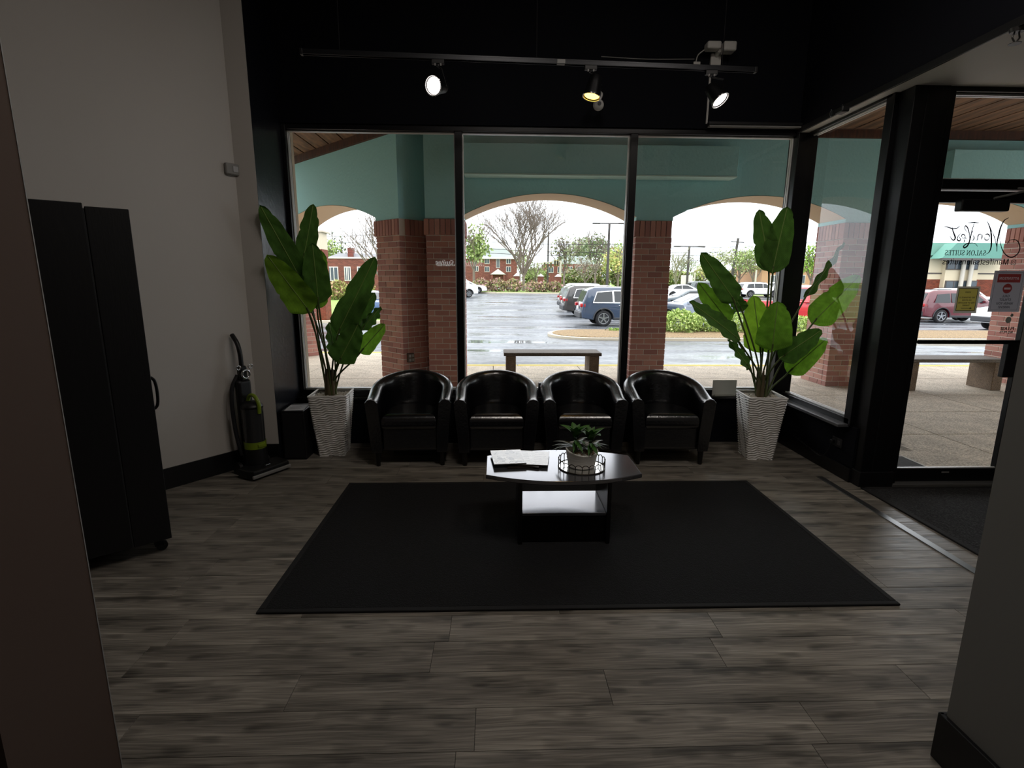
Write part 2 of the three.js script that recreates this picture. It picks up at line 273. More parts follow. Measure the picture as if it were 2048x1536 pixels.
function tubChair(label) {
  const c = thing('tub_chair', label, 'armchair', [0, 0, 0], 0, 'black tub chairs under the window');
  const th = 0.1, R = 0.268, zf = 0.27, N = 56, K = 18, arcL = Math.PI * R, tot = 2 * zf + arcL;
  const path = t => { const s = t * tot; if (s < zf) return { x: -R, z: zf - s, nx: -1, nz: 0 }; if (s > tot - zf) return { x: R, z: s - (tot - zf), nx: 1, nz: 0 }; const a = (s - zf) / R; return { x: -R * Math.cos(a), z: -R * Math.sin(a), nx: -Math.cos(a), nz: -Math.sin(a) }; };
  const topY = t => { const q = Math.max(0, 1 - Math.abs(t - 0.5) / 0.5), s = q * q * (3 - 2 * q); return 0.585 + 0.15 * Math.pow(s, 0.8); };
  const sec = (t, k) => { const p = path(t), H = topY(t), y0 = 0.13; let o, y; const r = th / 2; // up the outside, over the rolled top, down the inside
    if (k < 0.35) { y = y0 + (H - r - y0) * k / 0.35; o = r * (0.86 + 0.14 * k / 0.35); } else if (k < 0.65) { const a = Math.PI * (k - 0.35) / 0.3; o = r * Math.cos(a) * 1.06; y = H - r + r * Math.sin(a); } else { y = H - r - (H - r - 0.3) * (k - 0.65) / 0.35; o = -r; }
    const lean = 0.05 * (y - 0.13) / 0.6; return V3(p.x + p.nx * (o + lean), y, p.z + p.nz * (o + lean)); };
  mesh('shell', gridGeo(K, N, (i, j) => sec(j, i)), leather, c);
  for (const e of [0, 1]) { const pts = []; for (let k = 0; k <= K; k++) pts.push(sec(e, k / K)); const b = sec(e, 1).clone(); b.y = 0.13; pts.push(b);
    const s = new THREE.Shape(pts.map(p => new THREE.Vector2(p.x, p.y))); const g = new THREE.ExtrudeGeometry(s, { depth: 0.012, bevelEnabled: true, bevelThickness: 0.006, bevelSize: 0.003, bevelSegments: 2 }).translate(0, 0, zf - 0.004); mesh('arm_front', g, leather, c); }
  const seat = []; for (let k = 0; k <= 20; k++) { const a = Math.PI * k / 20; seat.push([0.226 * Math.cos(a), -0.02 + 0.22 * Math.sin(a)]); } seat.push([-0.226, -0.275], [0.226, -0.275]);
  mesh('seat_cushion', extr(seat, 0.14, 0.055, 6).rotateX(-Math.PI / 2).translate(0, 0.31, 0), leather, c);
  mesh('apron', rbox(0.47, 0.2, 0.05, 0.02, 0, 0.235, 0.222), leather, c);
  mesh('underframe', rbox(0.5, 0.06, 0.48, 0.01, 0, 0.16, 0), M.blackPlastic, c);
  for (const [x, z] of [[-0.27, 0.24], [0.27, 0.24], [-0.2, -0.2], [0.2, -0.2]]) mesh('leg', cyl(0.026, 0.018, 0.14, x, 0.07, z, 16), darkWood, c);
  return c;
}
{ const labs = ['black leather tub chair nearest the white wall', 'black leather tub chair second from the white wall', 'black leather tub chair second from the corner planter', 'black leather tub chair nearest the corner planter'];
  const c0 = tubChair(labs[0]); c0.position.set(-0.735, 0, -4.5); c0.rotation.y = 0.03;
  [[0.005, -4.49, 0.0], [0.75, -4.49, 0.0], [1.5, -4.5, -0.02]].forEach(([x, z, t], i) => dup(c0, [x, 0, z], t, labs[i + 1])); }

const tableM = std('#86878c', 0.17, { metalness: 0.85 });
{ // coffee table
  const t = thing('coffee_table', 'low black coffee table with boat shaped top on the rug', 'table', [0.405, 0.012, -3.09]);
  const q = []; const L = 0.5, e = 0.17, b = 0.285; for (let k = 0; k <= 14; k++) { const s = -1 + 2 * k / 14; q.push([s * (L - 0.035), -(e + (b - e) * (1 - s * s))]); } for (let k = 0; k <= 14; k++) { const s = 1 - 2 * k / 14; q.push([s * (L - 0.035), e + (b - e) * (1 - s * s)]); }
  mesh('tabletop', extr(q, 0.025, 0.004, 2).rotateX(-Math.PI / 2).translate(0, 0.392, 0), tableM, t);
  mesh('lower_shelf', rbox(0.5, 0.02, 0.33, 0.003, 0, 0.185, 0.055), tableM, t);
  for (const s of [-1, 1]) mesh('side_panel', rbox(0.024, 0.395, 0.36, 0.003, s * 0.262, 0.1975, 0.05), darkWood, t);
  mesh('plinth', rbox(0.5, 0.16, 0.30, 0.003, 0, 0.08, 0.05), darkWood, t);
}
const TT = 0.012 + 0.4172;                            // table top height
{ // magazines
  const page = (s, f) => canvasTex(512, 640, (c, w, h) => { c.fillStyle = '#d9d8d5'; c.fillRect(0, 0, w, h); f(c, w, h); });
  const blob = (c, n, k, col) => { let q = k; const r = () => (q = (q * 16807) % 2147483647) / 2147483647; for (let i = 0; i < n; i++) { c.fillStyle = col[Math.floor(r() * col.length)]; c.beginPath(); c.ellipse(r() * 512, r() * 640, 10 + 60 * r(), 6 + 40 * r(), r() * 3, 0, 7); c.fill(); } };
  const t1 = page(1, (c, w, h) => { c.fillStyle = '#b9b7b3'; c.fillRect(20, 60, 470, 520); blob(c, 60, 77, ['#5b5955', '#d5d3d0', '#2f2d2a', '#c6c4c0', '#efeeec', '#8b8985']); });
  const t2 = page(2, (c, w, h) => { blob(c, 18, 1234, ['#c9c8c5', '#e6e5e2']); c.fillStyle = '#77757a'; for (let i = 0; i < 14; i++) c.fillRect(40 + (i % 2) * 240, 40 + i * 42, 190 - (i * 37) % 90, 14); });
  const cols = [['#6b6966', t1, 'open magazine with a grey photo page on the coffee table stack', 0.075, -3.165, 0.1, 0.2, 0.26, 3], ['#7b7976', t2, 'magazine with columns of print fanned over the coffee table stack', 0.235, -3.165, -0.14, 0.2, 0.26, 2], ['#26201f', null, 'dark backed magazine at the bottom of the coffee table stack', 0.17, -3.15, 0.05, 0.21, 0.27, 0], ['#3a302d', null, 'brown magazine in the middle of the coffee table stack', 0.2, -3.155, -0.3, 0.2, 0.25, 1]];
  for (const [col, tx, label, x, z, turn, w, d, lv] of cols) { const m = thing('magazine', label, 'magazine', [x, TT + lv * 0.0068, z], turn, 'magazines on the coffee table'); mesh('pages', rbox(w, 0.0055, d, 0.002, 0, 0.00275, 0), std(col, 0.5), m); const g = new THREE.BoxGeometry(w, 0.0008, d).translate(0, 0.0061, 0); mesh('cover', clean(g), tx ? phy('#ffffff', 0.2, { map: tx, ior: 1.8 }) : std('#2b2523', 0.3), m); }
}
const BX = atY(1163, 934, TT);
{ // wire tray
  const t = thing('wire_tray', 'round gold wire tray with arched rim on the coffee table', 'tray', [BX.x, TT, BX.z]), R = 0.142, wm = std('#4b453c', 0.35, { metalness: 0.8 });
  mesh('base_ring', new THREE.TorusGeometry(R, 0.0035, 8, 48).rotateX(Math.PI / 2).translate(0, 0.004, 0), wm, t);
  mesh('base_plate', cyl(R - 0.004, R - 0.004, 0.003, 0, 0.0025, 0, 48), std('#d9d9d6', 0.08, { metalness: 0.95 }), t);
  const n = 22; for (let k = 0; k < n; k++) { const a0 = k / n * Math.PI * 2, a1 = (k + 1) / n * Math.PI * 2, P = (a, y) => V3(R * Math.cos(a), y, R * Math.sin(a)), m = (a0 + a1) / 2; mesh('rim_wire', tube([P(a0, 0.004), P(a0, 0.045), P(a0 + (a1 - a0) * 0.2, 0.054), P(m, 0.058), P(a1 - (a1 - a0) * 0.2, 0.054), P(a1, 0.045)], 0.0026, 14, 6), wm, t); }
}
{ // small succulent pot in the tray
  const p = thing('succulent_pot', 'white round pot with two green succulents in the wire tray', 'potted plant', [BX.x, TT + 0.004, BX.z - 0.01]);
  const H = 0.11, prof = [[0, 0.002], [0.075, 0.002], [0.083, 0.01]]; for (let k = 0; k <= 16; k++) prof.push([0.083 + 0.016 * k / 16 + 0.0015 * Math.sin(k * 2.1), 0.012 + (H - 0.012) * k / 16]); prof.push([0.097, H + 0.004], [0.09, H + 0.002], [0.088, H - 0.02], [0, H - 0.022]);
  const g = lathe(prof, 48), q = g.attributes.position; for (let i = 0; i < q.count; i++) { const y = q.getY(i); q.setY(i, y * (1 - 0.16 * (q.getX(i) * 0.4 + q.getZ(i)) / 0.1 * Math.min(1, y / H))); } g.computeVertexNormals();
  mesh('pot', g, std('#efece6', 0.45), p);
  const grit = []; for (let k = 0; k < 90; k++) { const a = rnd() * 6.3, r = 0.08 * Math.sqrt(rnd()); grit.push(new THREE.IcosahedronGeometry(rr(0.004, 0.008), 0).translate(r * Math.cos(a), H - 0.02 + 0.012 * (-r * Math.sin(a)) / 0.1, r * Math.sin(a))); }
  const gm = mesh('gravel', join(grit), std('#8a6f58', 0.9), p); gm.userData.kind = 'stuff';
  const green = phy('#3d6a26', 0.5, {}), grey = std('#8b9389', 0.45);
  const blade = (L, W, cup) => gridGeo(4, 8, (i, j) => { const t = j, w = W * Math.pow(Math.sin(Math.PI * Math.min(1, 0.18 + 0.82 * t)), 0.8), x = (i - 0.5) * 2 * w; return V3(x, L * t * 0.75 + cup * Math.abs(x), L * t * t * 0.6); });
  const bA = blade(0.12, 0.026, 0.5), bB = blade(0.15, 0.015, 0.4); green.side = grey.side = THREE.DoubleSide;
  for (const [cx, cz, cy] of [[-0.04, 0.0, 0.07], [0.05, 0.01, 0.055]]) { const pl = mesh('stalk', bar(V3(cx, H - 0.025, cz), V3(cx, H + cy, cz), 0.012, 0.009), std('#3c4a2c', 0.8), p);
    for (let k = 0; k < 9; k++) { const m = mesh('leaf', bA, green, pl); m.position.set(cx, H + cy, cz); m.rotation.set(0, k * 2.4, 0); m.scale.setScalar(0.75 + 0.05 * k); m.rotateX(-0.25 + 0.08 * k); }
    for (let k = 0; k < 16; k++) { const m = mesh('lower_leaf', bB, k % 3 ? grey : green, pl); m.position.set(cx, H + cy - 0.025 - 0.02 * (k % 3), cz); m.rotation.set(0, k * 2.05 + 0.4, 0); m.rotateX(0.75 + 0.16 * (k % 4)); m.scale.setScalar(0.8 + 0.12 * (k % 3)); } }
}
// ---------- tall planters with bird-of-paradise plants ----------
const leafMap = tex(256, 512, (x, y) => { const v = 0.5 + 0.5 * Math.sin((y + Math.abs(x - 0.5) * 0.35) * 260), n = fbm(x * 6, y * 12, 6, 12, 3), m = Math.abs(x - 0.5) < 0.012 ? 0.22 : 0; const k = 0.80 + 0.10 * v + 0.24 * (n - 0.5) + m; return [k * 0.95, k, k * 0.8]; });
const leafMats = [['#8cbf45', 0.5], ['#5d8642', 0.32], ['#a3d044', 0.6]].map(([c, t]) => phy(c, 1.0, { map: leafMap, bumpMap: leafMap, bumpScale: 0.001, transmission: t, thickness: 0, side: THREE.DoubleSide, specularIntensity: 0.5 }));
const stemMat = std('#4c5a2c', 0.6), stemBase = std('#5b5138', 0.8);
function addLeaf(plant, b, t, halfW, roll, matI, bend = 0.05, fold = 0.18, from) {
  const ax = t.clone().sub(b), L = ax.length(); ax.normalize();
  let n = EYE.clone().setY(1.2).sub(b).normalize(); n.addScaledVector(ax, -n.dot(ax)).normalize(); n.applyAxisAngle(ax, roll); const s = ax.clone().cross(n).normalize(), cut = [[rr(0.35, 0.6), rr(0.02, 0.04)], [rr(0.75, 0.92), rr(0.02, 0.04)]];
  const g = gridGeo(8, 26, (i, j) => { let w = halfW * Math.min(1, Math.pow(j / 0.16, 0.55)) * Math.pow(Math.max(0, 1 - Math.pow(j, 3.2)), 0.55) * (1 - 0.12 * j); const u = (i - 0.5) * 2; for (const [c, d] of cut) if (Math.abs(j - c) < d && ((c > 0.7) === (u > 0))) w *= 0.88; const ripple = 0.012 * Math.sin(j * 24 + u * 3) * Math.abs(u); return b.clone().addScaledVector(ax, L * j).addScaledVector(s, u * w).addScaledVector(n, -bend * L * j * j * 4 * 0.25 + fold * Math.abs(u) * w + ripple); });
  const leaf = mesh('leaf', g, leafMats[matI], plant);
  const mid = []; for (let k = 0; k <= 8; k++) { const j = k / 8 * 0.97; mid.push(b.clone().addScaledVector(ax, L * j).addScaledVector(n, -bend * L * j * j + 0.002)); } mesh('midrib', tube(mid, 0.004, 20, 5), std('#7f9a4c', 0.6), leaf);
  if (from) { const m = from.clone().lerp(b, 0.45); m.x += (b.x - from.x) * -0.12; mesh('stem', tube([from, m, b.clone().lerp(from, 0.12), b.clone().addScaledVector(ax, 0.06)], 0.0075, 24, 7), stemMat, plant); }
}
function planter(label, x, z, turn, H, leaves, zc) {
  const p = thing('tall_planter', label, 'potted plant', [x, 0, z], turn, 'white ribbed planters in the window corners'); const wT = 0.165, wB = 0.112;
  const ribs = gridGeo(160, 130, (i, j) => { const a = i * 4, f = Math.floor(Math.min(3.9999, a)), t = a - f, y = H * j, w = wB + (wT - wB) * j, r = 0.022; // square section with softened corners
    const e = Math.min(t, 1 - t), c = e < 0.04 ? (0.04 - e) * 0.18 : 0; const wave = 0.0058 * Math.sin(y * 300 + 2.2 * Math.sin(t * 9 + f * 2 + y * 14) + 1.3 * Math.sin(t * 23 + y * 31)) * Math.min(1, (1 - j) * 30), o = w - c + wave, s = (t * 2 - 1) * (w - c * 0.4);
    const P = [[s, o], [o, -s], [-s, -o], [-o, s]][f]; return V3(P[0], y, P[1]); });
  mesh('pot', ribs, std('#efede9', 0.5, { side: THREE.DoubleSide }), p);
  mesh('rim', extr([[-wT, -wT], [wT, -wT], [wT, wT], [-wT, wT]], 0.012, 0.003, 1, [[[-wT + 0.014, -wT + 0.014], [-wT + 0.014, wT - 0.014], [wT - 0.014, wT - 0.014], [wT - 0.014, -wT + 0.014]]]).rotateX(-Math.PI / 2).translate(0, H - 0.006, 0), std('#efede9', 0.5), p);
  mesh('soil', box(2 * wT - 0.035, 0.02, 2 * wT - 0.035, 0, H - 0.04, 0), std('#2d261f', 0.95), p);
  const peb = []; for (let k = 0; k < 260; k++) { const r = rr(0.008, 0.016); peb.push(new THREE.IcosahedronGeometry(r, 1).scale(1, 0.65, rr(0.8, 1.2)).rotateY(rnd() * 6).translate(rr(-wT + 0.03, wT - 0.03), H - 0.026 + rr(0, 0.008), rr(-wT + 0.03, wT - 0.03))); }
  const pm = mesh('pebbles', join(peb), std('#b9b2a4', 0.8), p); pm.userData.kind = 'stuff';
  for (let k = 0; k < 7; k++) { const a = k / 7 * 6.28, r = k ? 0.035 : 0; mesh('stem_base', bar(V3(r * Math.cos(a), H - 0.03, r * Math.sin(a)), V3(r * 1.3 * Math.cos(a), H + rr(0.14, 0.26), r * 1.3 * Math.sin(a)), rr(0.016, 0.024), 0.009), stemBase, p); }
  p.updateMatrixWorld(true); const inv = p.matrixWorld.clone().invert(); const hold = new THREE.Group();
  for (const [ub, vb, ut, vt, wpx, dzb, dzt, roll, mi, bend] of leaves) { const b = atZ(ub, vb, z + dzb), t = atZ(ut, vt, z + dzt), hw = wpx / 2 * 1.14 * (-z) * 1.03 / F / Math.max(0.25, Math.cos(roll)); const a = rnd() * 6.28; addLeaf(hold, b, t, hw, roll, mi, bend ?? 0.05, 0.16, V3(x + 0.04 * Math.cos(a), H - 0.02, z + 0.04 * Math.sin(a))); }
  for (const c of [...hold.children]) { c.traverse(o => o.geometry?.applyMatrix4(inv)); p.add(c); }
  return p;
}
planter('white ribbed planter with leafy plant beside the white wall', -1.475, -4.62, 0.06, 0.555, [
  // base u,v  tip u,v  width px  base dz  tip dz  roll  material
  [600, 556, 521, 410, 38, 0.1, 0.34, 0.2, 1], [610, 598, 566, 482, 34, 0.05, 0.12, 0.5, 1], [622, 626, 533, 511, 50, 0.12, 0.36, -0.2, 2], [606, 520, 628, 408, 34, -0.02, -0.05, 0.3, 1],
  [637, 608, 625, 486, 45, 0.1, 0.16, 0.1, 1], [633, 618, 640, 500, 40, -0.1, -0.12, -0.5, 0], [674, 668, 752, 515, 46, 0.05, 0.08, 0.25, 1], [694, 655, 750, 586, 38, -0.02, 0.0, 0.1, 1],
  [720, 660, 763, 615, 22, -0.05, -0.08, 0.9, 1], [719, 706, 769, 648, 32, 0.0, 0.02, -0.2, 0], [676, 727, 717, 648, 47, 0.12, 0.16, 0.1, 1], [670, 716, 660, 644, 25, -0.1, -0.14, 0.8, 1]]);
planter('white ribbed planter with leafy plant in the corner by the side pane', 2.36, -4.47, -0.1, 0.57, [
  [1540, 543, 1519, 418, 40, -0.05, -0.1, 0.25, 1], [1544, 547, 1574, 412, 47, 0.0, -0.04, -0.2, 1], [1472, 605, 1403, 505, 40, 0.02, 0.05, 0.2, 1], [1487, 622, 1462, 585, 26, -0.1, -0.1, -0.3, 1], [1459, 645, 1396, 566, 38, -0.08, -0.1, -0.2, 0],
  [1480, 681, 1383, 600, 24, 0.1, 0.16, 1.0, 1], [1500, 738, 1458, 678, 15, 0.05, 0.08, 1.0, 1], [1522, 706, 1507, 591, 52, -0.04, -0.08, 0.0, 2], [1544, 702, 1556, 603, 58, 0.1, 0.12, 0.1, 0], [1537, 706, 1540, 640, 34, -0.1, -0.12, 0.1, 2],
  [1558, 717, 1645, 660, 42, 0.08, 0.1, 0.15, 1], [1575, 746, 1654, 676, 42, 0.0, 0.02, -0.1, 0], [1623, 647, 1721, 550, 50, 0.02, 0.05, 0.1, 0], [1608, 595, 1694, 487, 14, -0.05, -0.05, 1.15, 1]]);
// ---------- vacuum cleaner ----------
{ const v = thing('vacuum_cleaner', 'upright black vacuum cleaner with lime green handle beside the white wall', 'vacuum', [-2.0, 0, -4.16], 1.03); const lime = std('#7d9420', 0.4), smoke = phy('#4b4d4f', 0.15, { transmission: 0.55, thickness: 0 });
  v.scale.setScalar(0.93);
  mesh('floor_head', extr([[-0.17, -0.13], [0.17, -0.13], [0.19, -0.06], [0.19, 0.05], [0.1, 0.1], [-0.1, 0.1], [-0.19, 0.05], [-0.19, -0.06]], 0.075, 0.015, 3).rotateX(-Math.PI / 2).translate(0, 0.012, 0.12), M.blackPlastic, v);
  mesh('bumper', rbox(0.37, 0.03, 0.02, 0.008, 0, 0.035, 0.25), M.greyPlastic, v); mesh('badge', rbox(0.05, 0.004, 0.02, 0.002, 0, 0.09, 0.19), M.chrome, v);
  for (const s of [-1, 1]) mesh('wheel', new THREE.CylinderGeometry(0.055, 0.055, 0.03, 24).rotateZ(Math.PI / 2).translate(s * 0.13, 0.055, -0.02), M.blackPlastic, v);
  mesh('spine', rbox(0.13, 0.72, 0.07, 0.03, 0, 0.46, -0.045), M.blackPlastic, v);
  mesh('motor_housing', cyl(0.085, 0.1, 0.17, 0, 0.15, 0.05, 28), M.blackPlastic, v); mesh('filter_ring', cyl(0.09, 0.09, 0.06, 0, 0.255, 0.05, 28), lime, v); mesh('latch', rbox(0.07, 0.03, 0.02, 0.006, 0, 0.255, 0.14), lime, v);
  mesh('dust_bin', new THREE.CylinderGeometry(0.088, 0.086, 0.3, 32, 1, true).translate(0, 0.435, 0.05), smoke, v); mesh('cyclone_core', cyl(0.045, 0.06, 0.28, 0, 0.43, 0.05, 20), std('#3a3b3d', 0.5), v); mesh('bin_lid', lathe([[0, 0.64], [0.06, 0.635], [0.088, 0.6], [0.09, 0.58], [0, 0.58]], 28).translate(0, 0, 0.05), M.blackPlastic, v);
  mesh('carry_handle', tube([V3(0, 0.6, -0.01), V3(0, 0.68, 0.03), V3(0, 0.69, 0.09), V3(0, 0.63, 0.145), V3(0, 0.54, 0.145)], 0.016, 24, 10), lime, v);
  mesh('neck', rbox(0.07, 0.14, 0.06, 0.02, 0, 0.87, -0.04), M.blackPlastic, v); mesh('tool_clip', new THREE.TorusGeometry(0.035, 0.009, 8, 24).translate(0, 0.87, 0.01), M.chrome, v); for (const s of [-1, 1]) mesh('cord_hook', new THREE.TorusGeometry(0.018, 0.006, 8, 16).translate(s * 0.055, 0.93, 0), M.chrome, v);
  mesh('grip', tube([V3(0, 0.93, -0.04), V3(0, 1.05, -0.045), V3(0, 1.13, -0.07), V3(0, 1.2, -0.13)], 0.019, 24, 10), M.blackPlastic, v);
  mesh('hose', tube([V3(-0.08, 0.16, -0.03), V3(-0.1, 0.4, -0.06), V3(-0.085, 0.75, -0.07), V3(-0.03, 0.86, -0.06)], 0.017, 30, 8), std('#1d1d20', 0.6), v);
}
// ---------- black cabinet on casters ----------
{ const D = V3(-0.79, 0, 0.613).normalize(), th = Math.atan2(D.z, -D.x); // local x runs from the far door edge back towards the opening
  const c = thing('storage_cabinet', 'tall black double section cabinet on casters against the angled wall', 'cabinet', [-1.87, 0, -2.84], Math.atan2(-D.z, D.x)); const black = std('#0b0c0f', 0.55, { bumpMap: fineBump, bumpScale: 0.0006 });
  // local +x = D, local +z = towards the viewer side
  mesh('door_section', rbb(0.0, 0.178, 0.085, 1.90, 0, 0.82, 0.004), black, c); mesh('body', rbb(0.184, 0.56, 0.085, 1.915, 0, 0.82, 0.004), black, c);
  mesh('seam_strip', rbb(0.178, 0.184, 0.085, 1.89, 0.006, 0.815, 0.001), std('#3a3b3e', 0.5), c);
  mesh('handle', tube([V3(-0.002, 1.02, 0.06), V3(-0.018, 1.0, 0.06), V3(-0.018, 0.86, 0.06), V3(-0.002, 0.84, 0.06)], 0.008, 20, 8), M.blackMetal, c);
  for (const [x, z] of [[0.06, 0.07], [0.06, 0.75], [0.5, 0.07], [0.5, 0.75]]) { const f = mesh('caster', join([rbox(0.07, 0.012, 0.07, 0.002, x, 0.08, z), rbox(0.045, 0.045, 0.008, 0.002, x, 0.055, z + 0.016), rbox(0.045, 0.045, 0.008, 0.002, x, 0.055, z - 0.016)]), M.blackMetal, c); mesh('caster_wheel', new THREE.CylinderGeometry(0.03, 0.03, 0.022, 20).rotateX(Math.PI / 2).translate(x - 0.012, 0.03, z), M.blackPlastic, f); }
}
// ---------- small things along the walls ----------
{ const b = thing('speaker_box', 'black box with a sheet of paper on top beside the planter', 'box', [-1.755, 0, -4.56]); mesh('body', rbox(0.2, 0.44, 0.3, 0.01, 0, 0.22, 0), std('#0c0c0f', 0.5), b); mesh('front_cloth', rbox(0.17, 0.4, 0.006, 0.004, 0, 0.22, 0.152), std('#111114', 0.9), b);
  const p = thing('paper_sheet', 'white printed sheet lying on the black box', 'paper', [-1.755, 0.441, -4.53], 0.1); mesh('sheet', rbox(0.16, 0.002, 0.21, 0.001, 0, 0.001, 0), std('#cfd0d2', 0.6), p); mesh('printed_lines', join([0, 1, 2, 3, 4].map(k => box(0.11 - (k % 2) * 0.03, 0.0004, 0.008, -0.01, 0.0023, -0.07 + k * 0.03))), std('#77787c', 0.7), p); p.children[1].userData.kind = 'stuff'; }
{ const q = atX(461, 339, -2.13), s = thing('wall_sensor', 'small grey alarm sensor high on the white wall', 'sensor', [-1.985, 2.33, -4.372 + 0.001], 0); const n = V3(LD.z, 0, -LD.x), dr = ray(461, 339), tt = LA.clone().setY(EYE.y).sub(EYE).dot(n) / dr.dot(n), c = EYE.clone().addScaledVector(dr, tt); s.position.copy(c); s.rotation.y = Math.atan2(n.x, n.z); mesh('case', rbox(0.105, 0.085, 0.035, 0.012, 0, 0, 0.0175), std('#8f8d89', 0.5), s); mesh('lens', rbox(0.04, 0.045, 0.008, 0.004, 0.02, 0, 0.037), std('#b9b9ba', 0.25), s); }
{ const a = atZ(1450, 760, -4.9), s = thing('sill_sign', 'blank white card sign standing on the window sill', 'sign', [a.x, 0.463, -4.9]); mesh('card', rbox(0.235, 0.155, 0.008, 0.012, 0, 0.0775, 0), std('#d8d6d1', 0.6), s); mesh('foot', rbox(0.2, 0.012, 0.05, 0.004, 0, 0.006, 0), std('#b4b2ac', 0.6), s); }
{ const a = atZ(1084, 768, -4.89), s = thing('card_reader', 'small dark box on the sill between two tub chairs', 'box', [a.x, 0.463, -4.895]); mesh('case', rbox(0.07, 0.13, 0.05, 0.006, 0, 0.065, 0), std('#14161f', 0.4), s); mesh('label_strip', rbox(0.05, 0.02, 0.003, 0.001, 0, 0.105, 0.0262), std('#777b85', 0.5), s); }
{ const o = thing('wall_outlet', 'dark double outlet on the low wall by the column', 'outlet', [XS - 0.032, 0.27, -4.02], -Math.PI / 2); mesh('plate', rbox(0.12, 0.075, 0.008, 0.004, 0, 0, 0.004), std('#2a2a2d', 0.4), o); for (const s of [-1, 1]) mesh('socket', rbox(0.03, 0.034, 0.006, 0.003, s * 0.028, 0, 0.009), std('#4a4a4d', 0.4), o); mesh('plug', rbox(0.035, 0.03, 0.03, 0.006, -0.028, 0, 0.024), M.blackPlastic, o);
  single('power_cord', tube([V3(XS - 0.06, 0.265, -4.05), V3(XS - 0.07, 0.18, -4.07), V3(XS - 0.075, 0.11, -4.14), V3(XS - 0.07, 0.13, -4.35), V3(XS - 0.06, 0.15, -4.6)], 0.005, 40, 6), M.blackPlastic, 'thin black cord hanging from the low wall outlet', 'cord'); }
// entry floor: metal strip and mat
{ const s = struct('trim_5', rbb(2.605, 2.655, 0, 0.006, -3.94, -1.42, 0.002), std('#8e8f90', 0.3, { metalness: 0.9 }), 'metal transition strip across the plank floor', 'trim'); }
{ const m = thing('entry_mat', 'dark grey carpet mat inside the glass door', 'mat', [3.72, 0, -2.95]); const g = tex(256, 256, (x, y) => { const v = 0.5 + 1.0 * (fbm(x * 80, y * 80, 80, 80, 2) - 0.5); return [v, v, v]; }); mesh('pile', muv(rbox(1.78, 0.01, 1.44, 0.004, 0, 0.005, 0), 2), std('#4b4b4c', 0.95, { map: g, bumpMap: g, bumpScale: 0.003 }), m); mesh('edge', join([rbox(0.04, 0.012, 1.5, 0.005, -0.9, 0.006, 0), rbox(1.84, 0.012, 0.03, 0.005, 0, 0.006, -0.735)]), std('#141415', 0.8), m); }
// ---------- track lighting ----------
const TA = V3(-1.36, 3.12, -4.1), TB = V3(1.95, 3.12, -4.27);
{ const t = thing('light_track', 'long black lighting track below the dark ceiling', 'light track', [0, 0, 0]); const d = TB.clone().sub(TA), L = d.length(), q = new THREE.Quaternion().setFromUnitVectors(V3(1, 0, 0), d.clone().normalize()), m = TA.clone().add(TB).multiplyScalar(0.5);
  t.position.copy(m); t.quaternion.copy(q); mesh('rail', join([rbox(L, 0.012, 0.036, 0.002, 0, 0.012, 0), rbox(L, 0.024, 0.006, 0.002, 0, -0.004, 0.015), rbox(L, 0.024, 0.006, 0.002, 0, -0.004, -0.015)]), std('#2a2b2e', 0.35, { metalness: 0.6 }), t); for (const s of [-1, 1]) mesh('end_cap', rbox(0.02, 0.04, 0.04, 0.004, s * (L / 2 + 0.005), 0, 0), M.blackPlastic, t);
  for (const x of [-1.4, 0, 1.4]) mesh('hanger_rod', bar(V3(x, 0.015, 0), V3(x, HC - 3.12, 0), 0.003), M.ceilBlack, t); mesh('joiner', rbox(0.06, 0.03, 0.04, 0.003, 0.18, 0, 0), M.greyPlastic, t); }
function spot(label, u, v, z, dir, color, power) {
  const c = atZ(u, v, z), d = V3(...dir).normalize(), s = thing('track_spotlight', label, 'spotlight', [c.x, c.y, c.z], 0, 'spotlights on the ceiling track'), q = new THREE.Quaternion().setFromUnitVectors(V3(0, 0, 1), d), tx = (c.x - d.x * 0.06 - TA.x) / (TB.x - TA.x), top = TA.clone().lerp(TB, tx).sub(c), G = g => g.applyQuaternion(q);
  mesh('can', G(lathe([[0.03, -0.15], [0.045, -0.14], [0.05, -0.09], [0.062, -0.02], [0.066, 0.0], [0.062, 0.004], [0.058, -0.012], [0.05, -0.02]], 32).rotateX(Math.PI / 2)), M.blackMetal, s);
  mesh('rim', G(new THREE.TorusGeometry(0.063, 0.004, 8, 40)), M.chrome, s);
  mesh('lamp_face', G(new THREE.CylinderGeometry(0.053, 0.053, 0.006, 32).rotateX(Math.PI / 2).translate(0, 0, -0.012)), new THREE.MeshStandardMaterial({ color: '#222222', emissive: color, emissiveIntensity: 3, roughness: 0.4 }), s);
  const pv = d.clone().multiplyScalar(-0.08); mesh('yoke', join([bar(pv.clone().add(V3(0.055, 0, 0)), V3(0.055, top.y - 0.09, top.z * 0.7), 0.005), bar(V3(0.055, top.y - 0.09, top.z * 0.7), V3(top.x, top.y - 0.06, top.z), 0.006), bar(V3(top.x, top.y - 0.06, top.z), V3(top.x, top.y - 0.02, top.z), 0.012)]), M.blackMetal, s); mesh('adapter', rbox(0.09, 0.03, 0.034, 0.004, top.x, top.y - 0.03, top.z), M.blackPlastic, s); for (const k of [-1, 1]) mesh('lock_tab', rbox(0.012, 0.014, 0.012, 0.002, top.x + k * 0.02, top.y - 0.05, top.z + 0.012), M.greyPlastic, s);
  const l = new THREE.SpotLight(color, power, 0, 0.6, 0.6, 2); l.position.copy(d.clone().multiplyScalar(0.02)); l.target.position.copy(d.clone().multiplyScalar(1)); l.castShadow = true; l.shadow.radius = 2.5; s.add(l, l.target); return s;
}
spot('white lit black track spotlight nearest the white wall', 866, 171, -4.02, [-0.42, -0.25, 0.87], '#fff3ea', 0.5);
